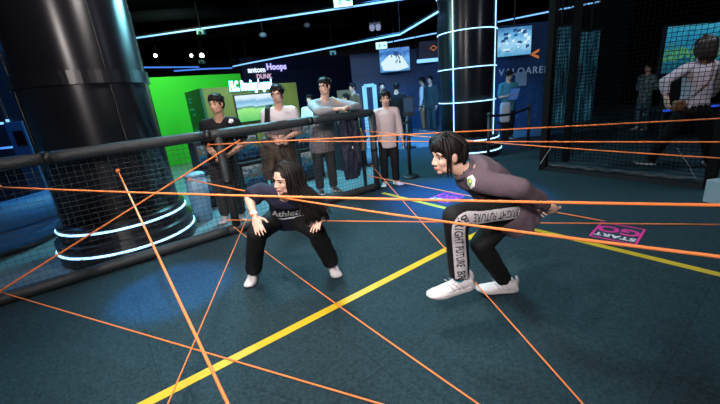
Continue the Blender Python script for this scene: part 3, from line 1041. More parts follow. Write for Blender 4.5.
def neon(bold, back, m, nm):
    me = text_mesh('PLC. Bowling Legend', 1.0, Matrix.Identity(4), .012, shear=.15, bold=bold)
    me.transform(Matrix.Diagonal((W * 1.03, W * 2.5, W, 1)))
    me.transform(frame((n0 + n1) / 2 + BX * back, AX, ZX)); place(nm, me, m, ns)
neon(.028, 0, NEON, 'lettering'); neon(.075, .02, NEONB, 'letter_edge')
for s in (.1, .9): obj('mount', MB().tube([n0.lerp(n1, s) + BX * .02, n0.lerp(n1, s) + BX * .055 - ZX * .05], .012, 6), BLACK, ns)

# green screen wall
gt = 11.0
g0 = att(132, 76, gt); g1 = att(240, 73.5, gt)
gw = struct('wall_green', MB().box(hall((g0.dot(AX) + g1.dot(AX)) / 2, gt + .06, g1.z / 2), ((g1.dot(AX) - g0.dot(AX)) / 2, .06, g1.z / 2), (AX, BX, ZX)), mat('chroma_green_paint', (.02, .50, .01), .7))
# navy wall with the second sign
h0 = att(240, 60, 14); h1 = att(352, 50, 14)
struct('wall_navy', MB().box(hall((h0.dot(AX) + h1.dot(AX)) / 2, 14.06, 1.6), ((h1.dot(AX) - h0.dot(AX)) / 2, .06, 1.6), (AX, BX, ZX)), mat('dark_navy_panel', (.008, .014, .06), .5))
hs = empty('hall_sign', att(267, 71, 13.9), 'two-line backlit violet and white sign high on the navy wall above the neon sign', 'sign')
VIO = mat('violet_letters', (.3, .25, .6), .4, emit=(.45, .42, 1.0), es=1.5)
VIOW = mat('pale_letters', (.6, .7, .9), .4, emit=(.75, .85, 1.0), es=1.3)
VIOP = mat('pink_letters', (.5, .35, .45), .4, emit=(.75, .5, .7), es=.8)
def sign_line(t, u0, v0, u1, v1, m, hk, nm):
    a = att(u0, v0, 13.95); b = att(u1, v1, 13.95)
    me = text_mesh(t, 1.0, Matrix.Identity(4), .02, bold=.03)
    xs = [v.co.x for v in me.vertices]; W = (b - a).length / (max(xs) - min(xs)); mx = (max(xs) + min(xs)) / 2
    me.transform(Matrix.Translation((-mx, 0, 0))); me.transform(Matrix.Diagonal((W, W * hk, W, 1)))
    me.transform(frame((a + b) / 2, AX, ZX)); place(nm, me, m, hs)
sign_line('antom', 248, 71.5, 265, 68.5, VIOW, 1.0, 'lettering')
sign_line('Hoops', 267, 68.5, 286, 65, VIO, 1.0, 'lettering')
sign_line('DUNK', 257, 77.5, 272, 75.5, VIOP, 1.1, 'lettering')

# tan panel behind the bespectacled man, black curtain wall
p0 = at(336, 84, 11.0); p1 = at(352, 93, 11.0)
tag(obj('tan_panel', MB().box(((p0.x + p1.x) / 2, 11.05, 1.62 / 2), ((p1.x - p0.x) / 2, .04, .81)), mat('tan_board', (.16, .11, .05), .6)), 'plain tan panel behind the shoulder of the man with glasses', 'panel')

# arcade cabinets behind the fence
def arcade(label, u0, u1, t, hgt, m, grp='arcade cabinets'):
    a = att(u0, 150, t).dot(AX); b = att(u1, 150, t).dot(AX)
    root = empty('arcade_cabinet', hall((a + b) / 2, t), label, 'arcade cabinet', grp)
    sd = [(0, .0), (.0, .14), (-.02, hgt * .55), (.06, hgt * .58), (.10, hgt), (.5, hgt), (.5, 0)]
    obj('body', MB().prism([hall(a, t + y, z) for y, z in sd], AX * (b - a)), mat('cabinet_black', (.008, .012, .018), .4), root)
    obj('lower_art', MB().box(hall((a + b) / 2, t - .022, hgt * .34), ((b - a) / 2 - .03, .004, hgt * .17), (AX, BX, ZX)), m, root)
    dz = unit(Vector((0, 0, hgt * .42)) + BX * .04)
    obj('screen', MB().box(hall((a + b) / 2, t + .07, hgt * .78), ((b - a) / 2 - .03, .004, hgt * .17), (AX, dz.cross(AX) * -1, dz)), m, root)
    obj('control_ledge', MB().box(hall((a + b) / 2, t - .05, hgt * .56), ((b - a) / 2, .05, .018), (AX, BX, ZX)), BLACK, root)


def art(n, s):
    return screen_mat(n, [(.0, (.0, .01, .03)), (.35, (.01, .08, .22)), (.5, (.03, .35, .5)), (.58, (.02, .05, .25)), (.68, (.35, .30, .05)), (.8, (.05, .25, .45)), (1, (.6, .7, .7))], s, .32, noise_amt=.8, dist=1.2)


A1, A2, A3 = art('cabinet_art_teal', 9), art('cabinet_art_blue', 7), art('cabinet_art_mixed', 11)
arcade('black arcade cabinet with blue art behind the young man in the white tee', 236, 262, 5.45, 1.05, A1)
arcade('black arcade cabinet between the white tee man and the bespectacled man', 298, 322, 5.7, 1.05, A3)
arcade('black arcade cabinet with blue screens right of the bespectacled man, before the corner post', 342, 366, 5.7, 1.05, A2)
arcade('dark arcade cabinet right behind the man in the black tee', 196, 228, 5.5, 1.0, A1)

# pale bin behind the column
bn = empty('storage_bin', hall(1.6, 6.4), 'pale blue upright bin beside the big column, behind the net', 'bin')
c = att(188, 150, 5.0); c.z = 0
ROOTM[bn] = Matrix.Translation(c); bn.location = c
obj('body', MB().loft([(c, AX, BX, .10, .10), (c + ZX * .4, AX, BX, .13, .13), (c + ZX * .62, AX, BX, .12, .12)], 20, 4), mat('pale_blue_plastic', (.18, .34, .48), .4), bn, True)
obj('lid', MB().loft([(c + ZX * .62, AX, BX, .13, .13), (c + ZX * .66, AX, BX, .12, .12), (c + ZX * .68, AX, BX, .05, .05)], 20, 4), mat('pale_blue_plastic', (.18, .34, .48), .4), bn, True)

# lounge on the far left
so = empty('lounge_sofa', Vector((-4.9, 4.1, 0)), 'rounded blue lounge sofa behind the net at the left edge', 'sofa', rz=.6)
BLF = mat('blue_sofa_fabric', (.015, .10, .26), .6, bump=.4, bscale=50)
cc = Vector((-5.0, 4.3, 0))
def arc(r, z, n=16): return [cc + Vector((r * cos(a), r * sin(a), z)) for a in [radians(-110 + 140 * k / n) for k in range(n + 1)]]
obj('seat', MB().tube(arc(.78, .26), .21, 12), BLF, so, True)
obj('backrest', MB().tube(arc(.98, .50), .17, 12), BLF, so, True)
obj('base', MB().tube(arc(.80, .07), .07, 8), BLACK, so, True)
ki = empty('info_kiosk', at(14, 150, 6.0) * 1.0, 'blue upright information kiosk at the far left beyond the fence', 'kiosk')
a = at(4, 124, 6.0); b = at(22, 122, 6.0)
kx, kw = (a.x + b.x) / 2, (b.x - a.x) / 2
ki.location = (kx, 6.05, 0); ROOTM[ki] = Matrix.Translation((kx, 6.05, 0))
obj('body', MB().box((kx, 6.05, (a.z) / 2 + .02), (kw, .06, a.z / 2)), mat('kiosk_blue', (.015, .06, .16), .4), ki, bevel=.01)
obj('screen', MB().box((kx + .03, 5.985, a.z - .25), (kw * .55, .006, .12)), mat('kiosk_screen', (.004, .004, .006), .2), ki)
obj('shelf', MB().box((kx, 5.93, .85), (kw * 1.05, .09, .02)), BLACK, ki)

# ------------------------------------------------------------------ ceiling fittings
def led(label, pts, r=.022, m=LEDW, hang=True):
    pts = [Vector(p) for p in pts]
    root = empty('light_strip', pts[0], label, 'light strip', 'ceiling light strips')
    obj('tube', MB().tube(pts, r, 8), m, root, True)
    obj('channel', MB().tube([p + ZX * (r * 1.9) for p in pts], r * 1.15, 6), BLACK, root)
    if hang:
        for p in pts: obj('hanger', MB().tube([p + ZX * .03, Vector((p.x, p.y, ZC))], .006, 6), BLACK, root)


Z = 3.4
led('long glowing strip crossing the upper ceiling from the big column rightward', [atz(128, 39.2, Z), atz(262, 20, Z), atz(430, -5, Z)], .019)
led('far horizontal glowing strip just above the green wall', [atz(132, 67.5, Z), atz(199, 67, Z)], .03, LEDB)
led('short far glowing strip slanting under the far horizontal strip', [atz(174, 71, Z), atz(202, 69, Z), atz(232, 68, Z)], .035, LEDB)
led('bent glowing strip from above the neon sign to the light-wrapped column', [atz(233, 66.5, 2.8), atz(247, 63.5, 2.8), atz(400, 34.5, 2.8), atz(438, 12, 2.8)], .020)
led('short glowing strip behind the exit sign, above the left television', [atz(385, 43, Z), atz(437, 33, Z)], .024)
led('glowing strip passing above the right television towards the cage', [atz(495, 22.5, Z), atz(600, 1.5, Z)], .022)
w0 = at(-2, 100, 6.68); w1 = at(8, 122, 6.68)
led('upright glowing strip on the far left behind the big column', [Vector((w1.x, 6.68, w0.z + .1)), Vector((w1.x, 6.68, w1.z))], .025, LEDW, False)
led('low horizontal glowing strip on the far left beyond the sofa', [at(-6, 149, 6.68), at(13, 147, 6.68)], .02, LEDB, False)
led('thin horizontal glowing strip meeting the upright strip on the far left', [at(-6, 124, 6.68), at(3, 123.2, 6.68)], .02, LEDW, False)
bw = empty('partition', Vector((w1.x, 6.75, 0)), 'dark partition carrying glowing strips at the far left', 'partition')
obj('board', MB().box((w1.x - .6, 6.75, 1.5), (1.3, .05, 1.5)), mat('partition_black', (.006, .012, .03), .5), bw)
obj('shelf', MB().box((w1.x - .4, 6.62, .8), (.8, .08, .03)), BLUE2, bw)

def exit_sign(label, u, v, y, w=.34, hh=.17):
    c = at(u, v, y)
    root = empty('exit_sign', c, label, 'exit sign', 'green exit signs')
    obj('housing', MB().box(c + Vector((0, .03, 0)), (w / 2 + .012, .025, hh / 2 + .012)), GREYM, root)
    obj('face', MB().box(c, (w / 2, .006, hh / 2)), mat('exit_face', (.7, .9, .85), .4, emit=(.62, 1.0, .9), es=1.0), root)
    g = mat('exit_green', (.0, .30, .18), .4, emit=(0, .45, .25), es=.5)
    f = MB()
    y0 = c.y - .009
    def p(x, z): return Vector((c.x + x * w, y0, c.z + z * hh))
    f.ell(p(-.14, .26), (.018, .004, .018))
    f.tube([p(-.15, .15), p(-.18, -.10)], .014, 6)
    f.tube([p(-.18, -.10), p(-.10, -.2), p(-.13, -.38)], .010, 6)
    f.tube([p(-.18, -.10), p(-.25, -.25), p(-.32, -.26)], .010, 6)
    f.tube([p(-.15, .13), p(-.05, .0)], .008, 6); f.tube([p(-.15, .13), p(-.26, .06)], .008, 6)
    f.prism([p(.12, .06), p(.28, .06), p(.28, .18), p(.42, 0), p(.28, -.18), p(.28, -.06), p(.12, -.06)], (0, .004, 0))
    obj('pictogram', f, g, root)
    obj('rod', MB().tube([c + Vector((0, .03, hh / 2)), Vector((c.x, c.y + .03, ZC))], .008, 6), BLACK, root)


exit_sign('lit green exit sign cut off by the top edge of the picture', 343, 1, 8.4, .40, .22)
exit_sign('small lit green exit sign hanging above the left television', 381.5, 45.5, 12.0, .36, .20)

tl = at(375, 27, 11.0)
em = empty('emergency_light', tl, 'emergency light with two pale lamps hanging from the ceiling above the exit sign', 'lamp')
obj('rod', MB().tube([tl + ZX * .1, Vector((tl.x, tl.y, ZC))], .012, 6), BLACK, em)
obj('box', MB().box(tl + ZX * .08, (.16, .05, .035)), GREYM, em)
for s in (-1, 1):
    obj('lamp_head', MB().lathe(tl + Vector((s * .09, -.02, -.10)), [(.04, 0), (.07, .03), (.08, .12), (.05, .16)], 16), mat('pale_lamp', (.5, .5, .6), .4, emit=(.6, .6, .8), es=.25), em, True)

def spot(label, u, v, y, r, strength):
    c = at(u, v, y)
    root = empty('spotlight', c, label, 'spotlight', 'lit spotlights')
    obj('housing', MB().tube([c + Vector((0, .04, .01)), c + Vector((0, .22, .06))], [r * 1.3, r * .9], 14), BLACK, root, True)
    obj('lens', MB().ell(c + Vector((0, .03, 0)), (r, r * .5, r), None, 14, 10), mat('lit_lens', (1, 1, 1), .4, emit=(.95, 1, .92), es=14), root, True)
    obj('yoke', MB().tube([c + Vector((0, .12, .05)), Vector((c.x, c.y + .12, ZC))], .012, 6), BLACK, root)


spot('lit white spotlight above the left part of the green wall', 155, 55.5, 12.5, .055, 12)
spot('dimmer of the two lit spotlights side by side above the green wall', 191, 55.5, 12.8, .05, 12)
spot('brightest lit spotlight, right one of the pair above the green wall', 201.5, 55.3, 12.8, .07, 12)
for u, v, y, lab in ((202, 62, 12.6, 'small teal camera box hanging below the brightest spotlight'), (201, 32, 9.6, 'small teal camera box hanging under the long glowing strip near the column'), (333, 53, 11, 'small pale blue camera hanging under the bent glowing strip')):
    c = at(u, v, y)
    r_ = empty('ceiling_camera', c, lab, 'camera')
    obj('body', MB().box(c, (.09, .07, .06)), mat('teal_camera', (.10, .28, .32), .5), r_, bevel=.01)
    obj('lens', MB().tube([c + Vector((0, -.06, -.02)), c + Vector((0, -.10, -.03))], .035, 10), BLACK, r_, True)
    obj('rod', MB().tube([c, Vector((c.x, c.y, ZC))], .01, 6), BLACK, r_)
for u, v, y, lab in ((263, 35, 9.5, 'white ceiling dome detector left of the bent glowing strip'), (307, 25, 10.5, 'small ceiling dome detector near the middle of the dark ceiling')):
    c = at(u, v, y)
    r_ = empty('dome_detector', c, lab, 'detector')
    obj('dome', MB().ell(c, (.09, .09, .06)), mat('dome_grey', (.25, .3, .36), .5), r_, True)
    obj('rod', MB().tube([c, Vector((c.x, c.y, ZC))], .012, 6), BLACK, r_)
DUCT = mat('dark_duct_metal', (.0015, .002, .004), .9, spec=.05)
for i, (x, y, z, r, lab) in enumerate(((-1.0, 7.2, 3.72, .10, 'dark round ceiling duct nearest the viewer'), (-.3, 9.4, 3.78, .13, 'thick dark ceiling duct over the white tee man'), (0, 11.8, 3.7, .08, 'thin dark ceiling duct above the exit sign'), (0, 14.5, 3.75, .14, 'farthest dark ceiling duct above the blue wall'))):
    o = empty('ceiling_duct', (x - 6, y, z), lab, 'duct')
    obj('pipe', MB().tube([(x - 7, y, z), (x + 1, y + .8, z), (x + 8, y + 1.4, z)], r, 14), DUCT, o, True)
    for k in range(4):
        xx = x - 5 + k * 3.2; yy = y + .2 + k * .3
        obj('hanger', MB().tube([(xx, yy, z), (xx, yy, ZC)], .012, 6), BLACK, o)
# ------------------------------------------------------------------ stanchions
def stanchion(label, c, h=.95, rb=.155):
    c = Vector((c[0], c[1], 0))
    root = empty('stanchion', c, label, 'stanchion', 'black belt stanchions')
    obj('base', MB().lathe(c, [(rb, 0), (rb, .02), (rb * .9, .035), (.035, .055)], 32), BLACK, root, True)
    obj('pole', MB().tube([c + ZX * .05, c + ZX * h], .03, 14), BLACK, root, True)
    obj('belt_head', MB().tube([c + ZX * (h - .02), c + ZX * (h + .04)], .036, 14), PAD, root, True)


def belt(label, a, b, z=.93):
    a = Vector((a[0], a[1], z)); b = Vector((b[0], b[1], z)); d_ = unit(b - a); a += d_ * .037; b -= d_ * .037
    mb = MB(); n = 8
    pts = [a.lerp(b, i / n) - ZX * .05 * 4 * (i / n) * (1 - i / n) for i in range(n + 1)]
    for p, q in zip(pts[:-1], pts[1:]): mb.prism([p - ZX * .024, q - ZX * .024, q + ZX * .024, p + ZX * .024], unit(b - a).cross(ZX) * .002)
    tag(obj('stanchion_belt', mb, BLACK), label, 'belt')


S1 = (.92, 5.86); S2 = (2.52, 6.45); S3 = (3.75, 7.4); S4 = (.36, 7.2)
stanchion('black belt stanchion standing on the blue carpet right of the boy', S1)
stanchion('black belt stanchion directly in front of the light-wrapped column', S2, .88)
stanchion('black belt stanchion to the right of the light-wrapped column, by the cage', S3, .88)
stanchion('black belt stanchion farther back behind the boy', S4)
belt('black belt stretched between the two stanchions right of the light-wrapped column', S2, S3, .86)
belt('black belt stretched behind the boy', S1, S4)
S5 = at(412, 140, 11.4); S6 = at(441, 137, 11.4)
stanchion('far stanchion at the left end of the pale queue belt', S5)
stanchion('far stanchion at the right end of the pale queue belt, beside the column', S6)
belt('pale belt crossing the waists of the two people queueing by the column', S5, S6)

sb = at(409, 120, 9.0)
sg = empty('sign_stand', (sb.x, 9.0, 0), 'black upright sign board behind the stanchion near the boy', 'sign')
obj('board', MB().box((sb.x, 9.0, 1.05), (.14, .02, .24)), BLACK, sg)
obj('panel', MB().box((sb.x, 8.977, 1.08), (.11, .004, .17)), mat('sign_dark_print', (.03, .05, .08), .4), sg)
obj('pole', MB().tube([(sb.x, 9.02, 0), (sb.x, 9.02, .85)], .02, 10), BLACK, sg)
obj('foot', MB().lathe((sb.x, 9.02, 0), [(.16, 0), (.16, .02), (.03, .03)], 20), BLACK, sg)

ga = empty('entry_gate', at(369, 120, 9.5), 'pale blue lit entrance frame behind the boy to his left', 'gate')
gl = at(364, 86, 9.5); gr = at(374, 85, 9.5)
ga.location = ((gl.x + gr.x) / 2, 9.5, 0); ROOTM[ga] = Matrix.Translation(ga.location)
GP = mat('pale_gate', (.20, .42, .62), .4, emit=(.25, .55, .85), es=.35)
for x in (gl.x, gr.x):
    obj('upright', MB().box((x, 9.5, gl.z / 2), (.055, .06, gl.z / 2)), GP, ga, bevel=.01)
obj('lintel', MB().box(((gl.x + gr.x) / 2, 9.5, gl.z), ((gr.x - gl.x) / 2, .06, .04)), GP, ga)

# ------------------------------------------------------------------ inside the cage
cs = empty('game_screen', at(695, 50, 7.2), 'big teal projection screen seen through the net behind the woman', 'screen')
a = at(669, 27, 7.2); b = at(735, 18, 7.2); zl = at(664, 74, 7.2).z
SCG = screen_mat('pixel_game', [(.0, (.01, .08, .14)), (.3, (.01, .14, .22)), (.42, (.12, .42, .10)), (.52, (.01, .16, .26)), (.62, (.02, .22, .40)), (.8, (.02, .30, .50)), (1, (.06, .42, .60))], 6.0, .7, noise_amt=.55)
obj('frame', MB().box(((a.x + b.x) / 2, 7.25, (a.z + zl) / 2), ((b.x - a.x) / 2 + .04, .03, (a.z - zl) / 2 + .04)), BLACK, cs)
obj('screen', MB().box(((a.x + b.x) / 2, 7.21, (a.z + zl) / 2), ((b.x - a.x) / 2, .008, (a.z - zl) / 2)), SCG, cs)
obj('stand', MB().box(((a.x + b.x) / 2, 7.27, zl / 2), (.5, .03, zl / 2)), BLACK, cs)
tb = empty('game_table', at(655, 105, 6.4), 'low dark table with blue lit edge inside the cage behind the woman', 'table')
a = at(650, 105, 6.6); b = at(712, 98, 6.6)
tb.location = ((a.x + b.x) / 2, 6.6, 0); ROOTM[tb] = Matrix.Translation(tb.location)
zt = .66
obj('tabletop', MB().box(((a.x + b.x) / 2, 6.6, zt), ((b.x - a.x) / 2, .3, .025)), BLACK, tb)
obj('light_edge', MB().box(((a.x + b.x) / 2, 6.295, zt), ((b.x - a.x) / 2, .006, .018)), mat('blue_edge', (.02, .1, .6), .4, emit=(.03, .12, 1), es=.5), tb)
for sx in (-1, 1):
    for sy in (-1, 1):
        obj('leg', MB().tube([((a.x + b.x) / 2 + sx * ((b.x - a.x) / 2 - .06), 6.6 + sy * .25, 0), ((a.x + b.x) / 2 + sx * ((b.x - a.x) / 2 - .06), 6.6 + sy * .25, zt)], .025, 8), BLACK, tb)

def stripe_curtain(label, u0, u1, y, z0, z1, col, st, seed):
    m = bpy.data.materials.new('bead_light'); m.use_nodes = True
    nt = m.node_tree; bs = nt.nodes['Principled BSDF']; bs.inputs['Base Color'].default_value = (*[c * .5 for c in col], 1)
    tc = nt.nodes.new('ShaderNodeTexCoord'); mp = nt.nodes.new('ShaderNodeMapping'); mp.inputs['Scale'].default_value = (22, 22, 1.3)
    n = nt.nodes.new('ShaderNodeTexNoise'); n.inputs['Scale'].default_value = 1; n.inputs['Detail'].default_value = 4
    r = nt.nodes.new('ShaderNodeValToRGB'); r.color_ramp.elements[0].position = .5; r.color_ramp.elements[1].position = .75
    r.color_ramp.elements[0].color = (0, .004, .01, 1); r.color_ramp.elements[1].color = (*col, 1)
    nt.links.new(tc.outputs['Object'], mp.inputs[0]); nt.links.new(mp.outputs[0], n.inputs['Vector']); nt.links.new(n.outputs['Fac'], r.inputs['Fac'])
    nt.links.new(r.outputs['Color'], bs.inputs['Emission Color']); bs.inputs['Emission Strength'].default_value = st
    a = at(u0, 60, y); b = at(u1, 60, y)
    root = empty('light_curtain', ((a.x + b.x) / 2, y, z0), label, 'curtain', 'lit curtains beyond the cage')
    rnd = random.Random(seed); mb = MB(); n = max(6, int((b.x - a.x) / .05))
    for i in range(n):
        x = a.x + (b.x - a.x) * (i + .5) / n
        mb.tube([(x, y + rnd.uniform(-.02, .02), z0), (x + rnd.uniform(-.02, .02), y, (z0 + z1) / 2), (x, y, z1)], .022, 5)
    obj('strands', mb, m, root)
    obj('rail', MB().tube([(a.x - .05, y, z1 + .03), (b.x + .05, y, z1 + .03)], .03, 8), BLACK, root)
    obj('hanger', MB().tube([((a.x + b.x) / 2, y, z1 + .03), ((a.x + b.x) / 2, y, ZC)], .015, 8), BLACK, root)


stripe_curtain('dim teal curtain of hanging light strands left of the inner cage post', 549, 569, 8.2, .35, 2.45, (.08, .35, .48), .5, 1)
stripe_curtain('dim teal curtain of hanging light strands right of the inner cage post', 578, 598, 8.2, .35, 2.30, (.06, .30, .42), .5, 2)
# ------------------------------------------------------------------ decals on cloth
def surf(bvh, u, v):
    d = unit(ray(u, v))
    h = bvh.ray_cast(CAM, d)
    return h[0], h[1]


def decal(me, bvh, n, off):
    n = unit(n)
    for v in me.vertices:
        h = bvh.ray_cast(v.co + n * .25, -n, .5)
        if h[0] is not None:
            v.co = h[0] + n * off
    me.update()
    return me


def flat(pts, nsub=10):
    "filled grid-like polygon fan for a decal"
    mb = MB(); c = sum((Vector(p) for p in pts), Vector()) / len(pts); n = len(pts)
    for k in range(n):
        a, b = Vector(pts[k]), Vector(pts[(k + 1) % n])
        prev = None
        for j in range(1, nsub + 1):
            t0, t1 = (j - 1) / nsub, j / nsub
            mb.add([c.lerp(a, t0), c.lerp(a, t1), c.lerp(b, t1), c.lerp(b, t0)], [(0, 1, 2, 3)])
    return mb


# ------------------------------------------------------------------ cloth
NAVYT = mat('navy_tee_cloth', (.011, .011, .028), .8, bump=.25, bscale=90, spec=.25)
BLKT = mat('black_cloth', (.006, .006, .008), .8, bump=.25, bscale=80, spec=.2)
BLKTR = mat('black_trouser_cloth', (.006, .006, .007), .75, bump=.3, bscale=70, spec=.25)
PLUM = mat('plum_grey_sweat_cloth', (.098, .070, .088), .9, bump=.35, bscale=120, spec=.2)
WHT = mat('white_cotton', (.50, .47, .50), .8, bump=.2, bscale=70)
GRYK = mat('grey_knit', (.24, .24, .265), .8, bump=.3, bscale=150)
PINKW = mat('pale_pink_cotton', (.47, .38, .39), .8, bump=.2, bscale=80)
PLAID = mat('grey_check_cloth', (.16, .13, .14), .8, var=.35, vscale=30)
DKTR = mat('dark_trouser_cloth', (.020, .017, .020), .8)
NAVJ = mat('navy_jacket_cloth', (.010, .013, .035), .6, bump=.3, bscale=60)
BRN = mat('brown_jacket_cloth', (.050, .030, .018), .75, bump=.4, bscale=40)
TAN = mat('tan_strap', (.42, .25, .10), .6)

# ================================================================== girl in the plum grey sweater
P = Pose(); P.h = 1.50; P.fem = True; P.hh = .214
P.pel = at(508, 206, 2.02); P.nk = at(464, 170, 1.97); P.waist = P.pel.lerp(P.nk, .30) + Vector((.0, 0, .035)); P.chest = P.pel.lerp(P.nk, .62) + Vector((0, 0, .05))
P.hd = at(446.5, 155.5, 1.95); P.hf = Vector((-.97, -.30, -.10)); P.hu = Vector((-.12, -.05, 1))
P.s = [at(481, 182, 1.87), at(466, 174, 2.12)]
P.e = [at(518, 188, 1.74), at(505, 185, 2.28)]
P.w = [at(546, 206, 1.82), at(532, 204, 2.36)]
P.hip = [at(508, 208, 1.94), at(511, 209, 2.11)]
P.k = [at(455, 216, 1.75), at(481, 245, 2.06)]
P.a = [at(460, 281, 1.79), at(506, 283, 2.14)]
P.toe = [Vector((-1, -.10, -.12)), Vector((-1, .12, 0))]
P.soleup = [unit(Vector((-.12, 0, 1))), ZX]
P.f = Vector((-1, 0, 0)); P.r = Vector((0, 1, 0))
P.hpx = [Vector((.2, .9, .3)), Vector((0, -1, .2))]; P.curl = [.75, .6]
GR = P
o = body(P, 'person', 'crouching girl in plum grey sweater lifting one white sneaker over the ropes', 'person', voxel=.0045, fine=True)
swo, swb = top(P, 'sweater', PLUM, .97, .026, hem=.045, fold=.013, voxel=.009, loose=.008)
tro, trb = trousers(P, 'trousers', BLKTR, .010, .014, fold=.006, voxel=.009, length=.90)
for i in (0, 1):
    s_ = shoe(P, i, SHOEW, big=1.22)
    d = unit(P.k[i] - P.a[i])
    obj('sock', MB().tube([P.a[i] - d * .02, P.a[i] + d * .07], [.036, .036], 14), mat('teal_sock', (.01, .20, .26), .8), P.o, True)
d = unit(P.hd - P.nk); x_, y_, _ = basis(d)
obj('collar', MB().tube([P.nk + d * .006 + (x_ * cos(a) + y_ * sin(a)) * .062 for a in [2 * pi * k / 32 for k in range(32)]], .014, 8, closed=True), mat('plum_ribbing', (.080, .058, .074), .9), swo, True)
d = unit(P.w[0] - P.e[0])
obj('cuff', MB().tube([P.w[0] - d * .055, P.w[0] - d * .02, P.w[0] - d * .004], [.036, .035, .031], 18), mat('plum_ribbing', (.080, .058, .074), .9), swo, True)
# side stripe with lettering
H0 = P.hip[0].lerp(P.pel, .0); K = P.k[0]; A = P.a[0]
path = [H0.lerp(K, t) for t in (0.02, .25, .5, .72)]
for t in (0, .25, .5, .75, 1):
    a = H0.lerp(K, .80); b = K; c = K.lerp(A, .20)
    path.append(a * (1 - t) ** 2 + b * 2 * t * (1 - t) + c * t * t)
path += [K.lerp(A, t) for t in (.35, .55, .75, .90)]
cum = [0.0]
for p, q in zip(path[:-1], path[1:]): cum.append(cum[-1] + (q - p).length)
TOT = cum[-1]
def lp(u):
    u = max(0, min(TOT - 1e-5, u))
    i = max(k for k in range(len(cum) - 1) if cum[k] <= u)
    t = (u - cum[i]) / (cum[i + 1] - cum[i])
    p = path[i].lerp(path[i + 1], t)
    T = path[min(i + 1, len(path) - 1)] - path[i]
    if t > .5 and i + 2 < len(path): T = T.lerp(path[i + 2] - path[i + 1], t - .5)
    elif t < .5 and i > 0: T = T.lerp(path[i] - path[i - 1], .5 - t)
    return p, unit(T)
OUT = Vector((-.18, -.95, .10))
def wrap(u, w, off):
    p, T = lp(u)
    n = unit(OUT - T * OUT.dot(T)); y = n.cross(T)
    q = p + y * (w + .006)
    h = trb.ray_cast(q + n * .25, -n, .5)
    return (h[0] if h[0] is not None else q + n * .04) + n * off
st = MB(); NU, NW = 60, 8
vs = [wrap(TOT * i / NU, -.036 + .072 * j / NW, .0025) for i in range(NU + 1) for j in range(NW + 1)]
st.add(vs, [(i * (NW + 1) + j, i * (NW + 1) + j + 1, (i + 1) * (NW + 1) + j + 1, (i + 1) * (NW + 1) + j) for i in range(NU) for j in range(NW)])
stripe = obj('side_stripe', st, WHT, tro, True)
stripe['label'] = 'white printed side stripe'
def leg_text(t, u0, u1):
    me = text_mesh(t, 1.0, Matrix.Identity(4), 0.0, bold=.012, spacing=1.05)
    xs = [v.co.x for v in me.vertices]; ys = [v.co.y for v in me.vertices]
    a, b = min(xs), max(xs); c, d_ = min(ys), max(ys)
    bm = bmesh.new(); bm.from_mesh(me)
    bmesh.ops.triangulate(bm, faces=bm.faces)
    bm.to_mesh(me); bm.free()
    for v in me.vertices:
        u = u0 + (v.co.x - a) / (b - a) * (u1 - u0); w = -.023 + (v.co.y - c) / (d_ - c) * .046
        v.co = wrap(u, w, .0055)
    place('lettering', me, mat('black_print', (.012, .012, .014), .6), tro)
leg_text('BRIGHT FUTURE', .012, TOT * .46)
leg_text('BRIGHT FUTURE', TOT * .50, TOT * .87)
leg_text('BR', TOT * .91, TOT * .985)
# emblem on the chest
p, n = surf(swb, 470.5, 182)
if p is not None:
    x = unit(n.cross(ZX) * -1); fr = frame(p, x, unit(Vector((-.35, 0, 1))))
    hexa = [fr @ Vector((.034 * cos(a) * (1.0), .045 * sin(a), 0)) for a in [pi / 2 + pi / 3 * k for k in range(6)]]
    me = decal(mesh_of(flat(hexa)), swb, n, .003)
    em_ = place('emblem', me, mat('emblem_white', (.62, .66, .62), .7), swo)
    inn = [fr @ Vector((.017 * cos(a) * (1 + .25 * sin(3 * a)) - .002, .024 * sin(a), 0)) for a in [2 * pi * k / 14 for k in range(14)]]
    place('emblem_motif', decal(mesh_of(flat(inn)), swb, n, .005), mat('emblem_green', (.10, .32, .10), .7), swo)
    inn = [fr @ Vector((.009 * cos(a) + .004, .010 * sin(a) + .006, 0)) for a in [2 * pi * k / 12 for k in range(12)]]
    place('emblem_motif', decal(mesh_of(flat(inn)), swb, n, .007), mat('emblem_yellow', (.70, .60, .10), .7), swo)
p, n = surf(swb, 471, 194)
if p is not None:
    fr = frame(p, unit(Vector((.75, -.2, .35))), unit(Vector((-.4, 0, 1))))
    pr = mat('pale_print', (.45, .43, .50), .7)
    for k in range(4):
        q = [fr @ Vector((x, y, 0)) for x, y in ((-.035 + .004 * k, .018 - .012 * k), (.030 - .006 * k, .026 - .012 * k), (.030 - .006 * k, .018 - .012 * k), (-.035 + .004 * k, .011 - .012 * k))]
        place('chest_print', decal(mesh_of(flat(q, 5)), swb, n, .003), pr, swo)
    q = [fr @ Vector((x, y, 0)) for x, y in ((-.045, .030), (.0, .052), (.0, .047), (-.045, .025))]
    place('chest_print', decal(mesh_of(flat(q, 5)), swb, n, .003), mat('pink_print', (.65, .30, .38), .7), swo)
